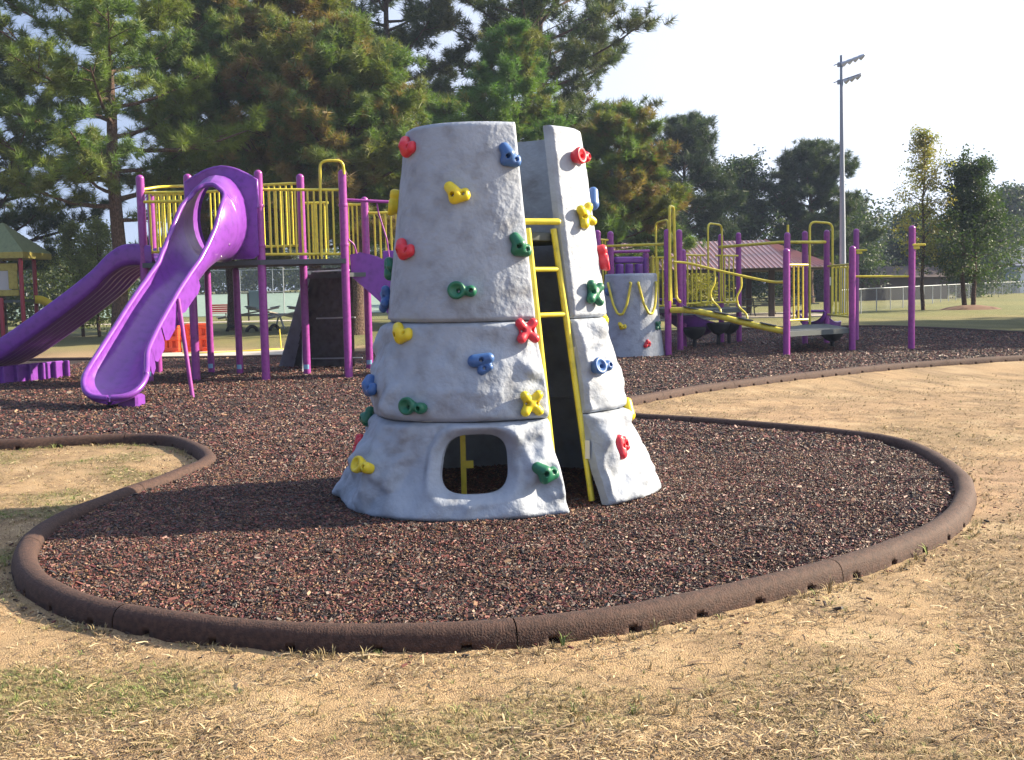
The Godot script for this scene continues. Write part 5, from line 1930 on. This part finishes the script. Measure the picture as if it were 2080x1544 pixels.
func trees() -> void:
	make_tuft_meshes()
	var green := [Vector3(0.137, 0.208, 0.043), Vector3(0.108, 0.179, 0.046), Vector3(0.179, 0.237, 0.049), Vector3(0.159, 0.194, 0.046)]
	var fresh := [Vector3(0.112, 0.224, 0.059), Vector3(0.106, 0.198, 0.059), Vector3(0.145, 0.238, 0.059), Vector3(0.185, 0.191, 0.059)]
	var brown := [Vector3(0.159, 0.208, 0.061), Vector3(0.122, 0.194, 0.064), Vector3(0.252, 0.187, 0.071), Vector3(0.201, 0.216, 0.064), Vector3(0.137, 0.216, 0.069), Vector3(0.179, 0.223, 0.064), Vector3(0.122, 0.187, 0.057), Vector3(0.235, 0.16, 0.065)]
	var dark := [Vector3(0.063, 0.098, 0.039), Vector3(0.075, 0.109, 0.039), Vector3(0.098, 0.109, 0.039)]
	var deep := [Vector3(0.032, 0.058, 0.030), Vector3(0.04, 0.066, 0.03), Vector3(0.05, 0.075, 0.03)]
	pine("open-crowned pine with bare reddish trunk left of the purple slides", Vector3(-12.9, 0, -37.0), {"h": 15.0, "base": 3.9, "r": 4.6, "nb": 46, "per": 21, "s": 0.29, "trunk": 0.27, "tints": green, "low_pitch": 0.05})
	pine("dark pine at the left edge above the playhouse roof", Vector3(-20.0, 0, -44.0), {"h": 11.0, "base": 2.2, "r": 4.6, "nb": 44, "per": 16, "s": 0.32, "trunk": 0.24, "tints": dark})
	pine("bushy brown-green pine behind the hooded slide", Vector3(-11.6, 0, -47.0), {"h": 15.5, "base": 2.6, "r": 4.4, "nb": 84, "per": 26, "s": 0.32, "trunk": 0.25, "tints": brown})
	pine("bushy brown-flecked pine behind the purple deck posts", Vector3(-7.5, 0, -43.0), {"h": 15.0, "base": 3.0, "r": 4.0, "nb": 84, "per": 26, "s": 0.30, "trunk": 0.26, "tints": brown})
	pine("pine with thick pale-barked trunk right of the leaning climbing wall", Vector3(-5.35, 0, -38.9), {"h": 10.5, "base": 3.2, "r": 3.0, "nb": 70, "per": 24, "s": 0.28, "trunk": 0.30, "tints": brown})
	pine("tall dark pine with bare trunk rising behind the brown-green pines", Vector3(-6.2, 0, -60.0), {"h": 22.0, "base": 9.5, "r": 5.6, "nb": 40, "per": 19, "s": 0.40, "trunk": 0.33, "tints": dark, "low_pitch": -0.05})
	pine("tall spreading dark pine whose limbs reach over the sky at right", Vector3(1.8, 0, -58.0), {"h": 23.0, "base": 7.0, "r": 6.9, "nb": 52, "per": 21, "s": 0.42, "trunk": 0.34, "tints": dark, "low_pitch": -0.05, "shape": [[0.0, 0.85], [0.3, 1.0], [0.75, 0.95], [0.95, 0.5], [1.0, 0.2]]})
	pine("young bright green pine straight above the climbing tower", Vector3(0.35, 0, -45.0), {"h": 11.6, "base": 2.2, "r": 3.1, "nb": 62, "per": 17, "s": 0.28, "trunk": 0.17, "tints": fresh})
	pine("brown-green pine showing over the tower's top left", Vector3(-2.9, 0, -50.0), {"h": 9.6, "base": 1.6, "r": 3.6, "nb": 56, "per": 18, "s": 0.30, "trunk": 0.18, "tints": fresh})
	pine("rounded pine with hanging limbs right of the climbing tower", Vector3(4.7, 0, -47.5), {"h": 8.8, "base": 1.5, "r": 2.9, "nb": 58, "per": 18, "s": 0.28, "trunk": 0.17, "tints": brown})
	pine("dark pine behind the pink pavilion roof", Vector3(11.6, 0, -74.0), {"h": 12.0, "base": 1.6, "r": 4.6, "nb": 56, "per": 18, "s": 0.40, "trunk": 0.26, "tints": deep}, "trees beyond the pavilion")
	pine("dark layered pine just left of the floodlight pole", Vector3(21.4, 0, -80.0), {"h": 10.8, "base": 2.4, "r": 4.2, "nb": 46, "per": 18, "s": 0.40, "trunk": 0.24, "tints": deep}, "trees beyond the pavilion")
	pine("dark pine tip showing behind the pavilion ridge", Vector3(8.2, 0, -84.0), {"h": 10.2, "base": 1.6, "r": 4.4, "nb": 50, "per": 16, "s": 0.42, "trunk": 0.22, "tints": deep}, "trees beyond the pavilion")
	leafy("broadleaf_tree", "round dark broadleaf tree between the two dark pines", Vector3(16.6, 0, -80.0), {"h": 9.8, "base": 0.9, "r": 4.8, "nb": 50, "per": 26, "s": 0.62, "trunk": 0.22, "tints": deep}, "trees beyond the pavilion")
	leafy("broadleaf_tree", "low dark tree under the floodlight pole beyond the field", Vector3(25.6, 0, -86.0), {"h": 6.4, "base": 0.5, "r": 3.4, "nb": 40, "per": 24, "s": 0.6, "trunk": 0.18, "tints": deep}, "trees beyond the pavilion")
	leafy("broadleaf_tree", "thin airy tree with sparse yellow leaves beside the chinning bars", Vector3(20.2, 0, -54.9), {"h": 8.8, "base": 2.0, "r": 2.3, "nb": 40, "per": 10, "s": 0.32, "trunk": 0.10, "tints": [Vector3(0.30, 0.28, 0.09), Vector3(0.22, 0.24, 0.07), Vector3(0.36, 0.30, 0.10)], "shape": [[0.0, 0.8], [0.25, 1.0], [0.6, 0.75], [0.85, 0.35], [1.0, 0.15]]})
	leafy("broadleaf_tree", "twin-stemmed dark green tree standing on the brown mound", Vector3(22.4, 0, -54.8), {"h": 7.0, "base": 1.5, "r": 2.7, "nb": 28, "per": 20, "s": 0.36, "trunk": 0.13, "stems": 2, "spread": 0.45, "tints": [Vector3(0.05, 0.085, 0.035), Vector3(0.06, 0.095, 0.035)], "shape": [[0.0, 0.95], [0.2, 1.0], [0.5, 0.55], [0.8, 0.42], [1.0, 0.30]]})
	leafy("sapling_shrub", "pale green leafy shrub behind the wave slide", Vector3(-16.1, 0, -43.0), {"h": 4.3, "base": 0.5, "r": 1.7, "nb": 34, "per": 14, "s": 0.24, "trunk": 0.07, "stems": 2, "tints": [Vector3(0.29, 0.33, 0.12), Vector3(0.22, 0.27, 0.09)]})
	leafy("sapling_shrub", "bright yellow-green shrub seen through the yellow railings", Vector3(9.4, 0, -58.5), {"h": 2.4, "base": 0.3, "r": 2.0, "nb": 28, "per": 18, "s": 0.34, "trunk": 0.06, "tints": [Vector3(0.30, 0.28, 0.04), Vector3(0.26, 0.24, 0.04)]})
	var hazy := [Vector3(0.05, 0.08, 0.045), Vector3(0.06, 0.085, 0.045), Vector3(0.045, 0.07, 0.045)]
	leafy("broadleaf_tree", "dull green tree beyond the fence left of the thin yellow tree", Vector3(29.5, 0, -97.0), {"h": 7.6, "base": 0.6, "r": 4.4, "nb": 40, "per": 26, "s": 0.72, "trunk": 0.2, "tints": hazy}, "trees beyond the fence")
	leafy("broadleaf_tree", "broad dull tree directly behind the thin yellow tree", Vector3(36.5, 0, -102.0), {"h": 7.0, "base": 0.6, "r": 4.6, "nb": 40, "per": 26, "s": 0.72, "trunk": 0.2, "tints": hazy}, "trees beyond the fence")
	leafy("broadleaf_tree", "dark tree left of the pale house behind the twin-stemmed tree", Vector3(43.5, 0, -104.0), {"h": 7.2, "base": 0.6, "r": 4.4, "nb": 40, "per": 26, "s": 0.72, "trunk": 0.2, "tints": hazy}, "trees beyond the fence")
	leafy("broadleaf_tree", "tall dark tree rising behind the pale house roof", Vector3(55.5, 0, -124.0), {"h": 10.5, "base": 0.6, "r": 6.0, "nb": 46, "per": 28, "s": 0.9, "trunk": 0.26, "tints": hazy}, "trees beyond the fence")
	leafy("broadleaf_tree", "dark shade tree at the right end of the low dark shed", Vector3(36.0, 0, -90.0), {"h": 6.8, "base": 0.5, "r": 3.6, "nb": 40, "per": 24, "s": 0.66, "trunk": 0.2, "tints": deep}, "trees beyond the fence")
	# trees that stand right of the view and shade the right-hand structure
	for q in [[20.5, -30.0, 14.0, 4.4], [23.5, -34.5, 15.0, 4.6], [28.0, -30.5, 16.0, 4.8], [24.0, -38.5, 14.0, 4.2], [30.0, -40.0, 15.0, 5.0]]:
		pine("tall pine beyond the right edge that shades the low play structure", Vector3(q[0], 0, q[1]), {"h": q[2], "base": 2.0, "r": q[3], "nb": 46, "per": 16, "s": 0.40, "trunk": 0.25, "tints": dark}, "shade pines beyond the right edge")
	# hedge and distant woods
	wood_mass("far_wood", "hazy far-off wood along the horizon", [[-130.0, -55.0, -150.0, 7.0], [-60.0, -5.0, -140.0, 6.5], [-10.0, 40.0, -135.0, 7.5], [24.0, 75.0, -140.0, 11.5], [50.0, 120.0, -150.0, 14.0], [110.0, 170.0, -150.0, 13.0], [26.0, 48.0, -112.0, 7.0]], deep, 1.5)
	wood_mass("hedgerow", "mixed green hedgerow behind the playhouse and courts", [[-60.0, -34.0, -92.0, 5.5], [-36.0, -22.0, -64.0, 4.4], [-4.5, 8.0, -72.0, 4.6], [-48.0, -4.0, -117.0, 5.5], [6.0, 30.0, -92.0, 4.8]], [Vector3(0.08, 0.12, 0.04), Vector3(0.11, 0.13, 0.04), Vector3(0.055, 0.085, 0.035)], 0.9)


func wood_mass(called: String, label: String, runs: Array, tints: Array, size: float) -> void:
	var places := []
	var cols := PackedColorArray()
	for r in runs:
		var length: float = r[1] - r[0]
		var n := int(length * r[3] * 4.2 / (size * size))
		for k in n:
			var x := rng.randf_range(r[0], r[1])
			var crown: float = r[3] * (0.72 + 0.42 * noise.get_noise_2d(x * 0.11, r[2]) + 0.22 * noise.get_noise_2d(x * 0.4, r[2] + 5.0))
			var y := crown * pow(rng.randf(), 0.75)
			var z: float = r[2] + rng.randfn(0.0, 1.0) * 1.4 * (1.0 - 0.5 * y / crown)
			var s := size * rng.randf_range(0.7, 1.3)
			places.append(Transform3D((Basis(Vector3.UP, rng.randf() * TAU) * Basis(Vector3.RIGHT, rng.randfn(0.0, 0.6))).scaled_local(Vector3.ONE * s), Vector3(x, rise(x, z) + y, z)))
			var c: Vector3 = tints[rng.randi() % tints.size()] * (0.8 + 0.5 * noise.get_noise_2d(x * 0.25 + 30.0, r[2]))
			cols.append(Color(c.x, c.y, c.z))
	tag(scatter(called, leafs[0], M.needles, places, cols), label, "woodland", "", "stuff")


func litter() -> void:
	# dry straw, clippings and tufts of grass on the dirt near the camera
	var bit := MB.new()
	bit.quad_of(Vector3(-0.5, 0.05, -0.05), Vector3(0.0, 0.09, -0.07), Vector3(0.0, 0.08, 0.06), Vector3(-0.5, 0.0, 0.04))
	bit.quad_of(Vector3(0.0, 0.09, -0.07), Vector3(0.5, 0.02, -0.03), Vector3(0.5, 0.0, 0.04), Vector3(0.0, 0.08, 0.06))
	var outline := PackedVector2Array()
	for q in Geometry2D.offset_polygon(kerb_line, 0.10, Geometry2D.JOIN_ROUND):
		if q.size() > outline.size():
			outline = q
	var places := []
	var cols := PackedColorArray()
	var tints := [Vector3(0.38, 0.28, 0.145), Vector3(0.27, 0.19, 0.10), Vector3(0.17, 0.11, 0.06), Vector3(0.50, 0.39, 0.23), Vector3(0.10, 0.065, 0.04)]
	for k in 200000:
		var z := -3.0 - 12.0 * pow(rng.randf(), 1.7)
		var x := rng.randf_range(-0.5, 0.5) * -z * 1.0
		var thick := noise.get_noise_2d(x * 0.9, z * 0.9 + 9.0) * 0.5 + 0.5
		if rng.randf() > 0.18 + 1.3 * smoothstep(0.35, 0.75, thick):
			continue
		if Geometry2D.is_point_in_polygon(Vector2(x, z), outline):
			continue
		var s := 0.018 * exp(rng.randfn(0.0, 0.45)) * (1.0 + -z * 0.03)
		places.append(Transform3D((Basis(Vector3.UP, rng.randf() * TAU) * Basis(Vector3.FORWARD, rng.randfn(0.0, 0.22))).scaled_local(Vector3(s, s, s)), Vector3(x, 0.006 + 0.012 * noise.get_noise_2d(x * 2.3, z * 2.3) + rng.randf() * 0.006, z)))
		var c: Vector3 = tints[rng.randi() % 5] * rng.randf_range(0.8, 1.2)
		cols.append(Color(c.x, c.y, c.z))
	tag(scatter("dry_straw", bit.mesh(), M.straw, places, cols), "dry straw and dead clippings strewn over the bare ground", "straw", "", "stuff")
	var blade := MB.new()
	for k in 7:
		var a := rng.randf() * TAU
		var d := Vector3(cos(a), 0, sin(a))
		var w := Vector3(-d.z, 0, d.x) * 0.045
		var b := d * rng.randf_range(0.0, 0.3)
		var hh := rng.randf_range(0.5, 1.0)
		var mid := b + d * 0.22 + Vector3(0, hh * 0.6, 0)
		var tip := b + d * rng.randf_range(0.4, 0.9) + Vector3(0, hh * 0.8, 0)
		blade.quad_of(b - w, b + w, mid + w * 0.7, mid - w * 0.7)
		blade.tri_of(mid - w * 0.7, mid + w * 0.7, tip)
	var gp := []
	var gc := PackedColorArray()
	var dry := [Vector3(0.36, 0.275, 0.135), Vector3(0.24, 0.18, 0.09), Vector3(0.28, 0.23, 0.11)]
	var fresh := [Vector3(0.20, 0.24, 0.07), Vector3(0.15, 0.20, 0.05), Vector3(0.27, 0.28, 0.10)]
	for k in 260000:
		var z := -3.0 - 14.0 * pow(rng.randf(), 1.6)
		var x := rng.randf_range(-0.5, 0.5) * -z
		var mid := noise.get_noise_2d(x * 0.8, z * 0.8 + 9.0) * 0.5 + 0.5
		var lush := smoothstep(0.44, 0.72, mid) * (0.25 + 0.75 * smoothstep(1.5, -1.5, x))
		var p2 := Vector2(x, z)
		if rng.randf() > lush * 0.9 + 0.07:
			continue
		if Geometry2D.is_point_in_polygon(p2, outline):
			continue
		var s := 0.0195 * exp(rng.randfn(0.0, 0.4))
		gp.append(Transform3D(Basis(Vector3.UP, rng.randf() * TAU).scaled_local(Vector3(s, s * rng.randf_range(0.3, 0.9), s)), Vector3(x, 0.012 * noise.get_noise_2d(x * 2.3, z * 2.3), z)))
		var c: Vector3 = (fresh if rng.randf() < 0.10 + 0.30 * smoothstep(0.5, -2.0, x) * smoothstep(0.52, 0.68, mid) else dry)[rng.randi() % 3] * rng.randf_range(0.8, 1.2)
		gc.append(Color(c.x, c.y, c.z))
	# a fringe of longer grass left uncut along the kerb
	for k in kerb_line.size():
		var a := kerb_line[k]
		var b := kerb_line[(k + 1) % kerb_line.size()]
		if a.y < -13.0 or absf(a.x) > 5.0:
			continue
		var d := (b - a)
		var side := Vector2(d.y, -d.x).normalized()
		if Geometry2D.is_point_in_polygon(a + side * 0.2, kerb_line):
			side = -side
		for q in int(d.length() * 60.0):
			if noise.get_noise_1d((a.x + a.y * 3.0) * 0.9) < -0.05 and rng.randf() < 0.85:
				continue
			var p := a + d * rng.randf() + side * (0.10 + absf(rng.randfn(0.0, 0.035)))
			var s := 0.026 * exp(rng.randfn(0.0, 0.4))
			gp.append(Transform3D(Basis(Vector3.UP, rng.randf() * TAU).scaled_local(Vector3(s, s * 1.1, s)), Vector3(p.x, 0.0, p.y)))
			var c: Vector3 = (fresh if rng.randf() < 0.22 else dry)[rng.randi() % 3] * rng.randf_range(0.8, 1.2)
			gc.append(Color(c.x, c.y, c.z))
	tag(scatter("sparse_grass", blade.mesh(), M.straw, gp, gc), "sparse short grass, dry and green, growing on the bare ground", "grass", "", "stuff")
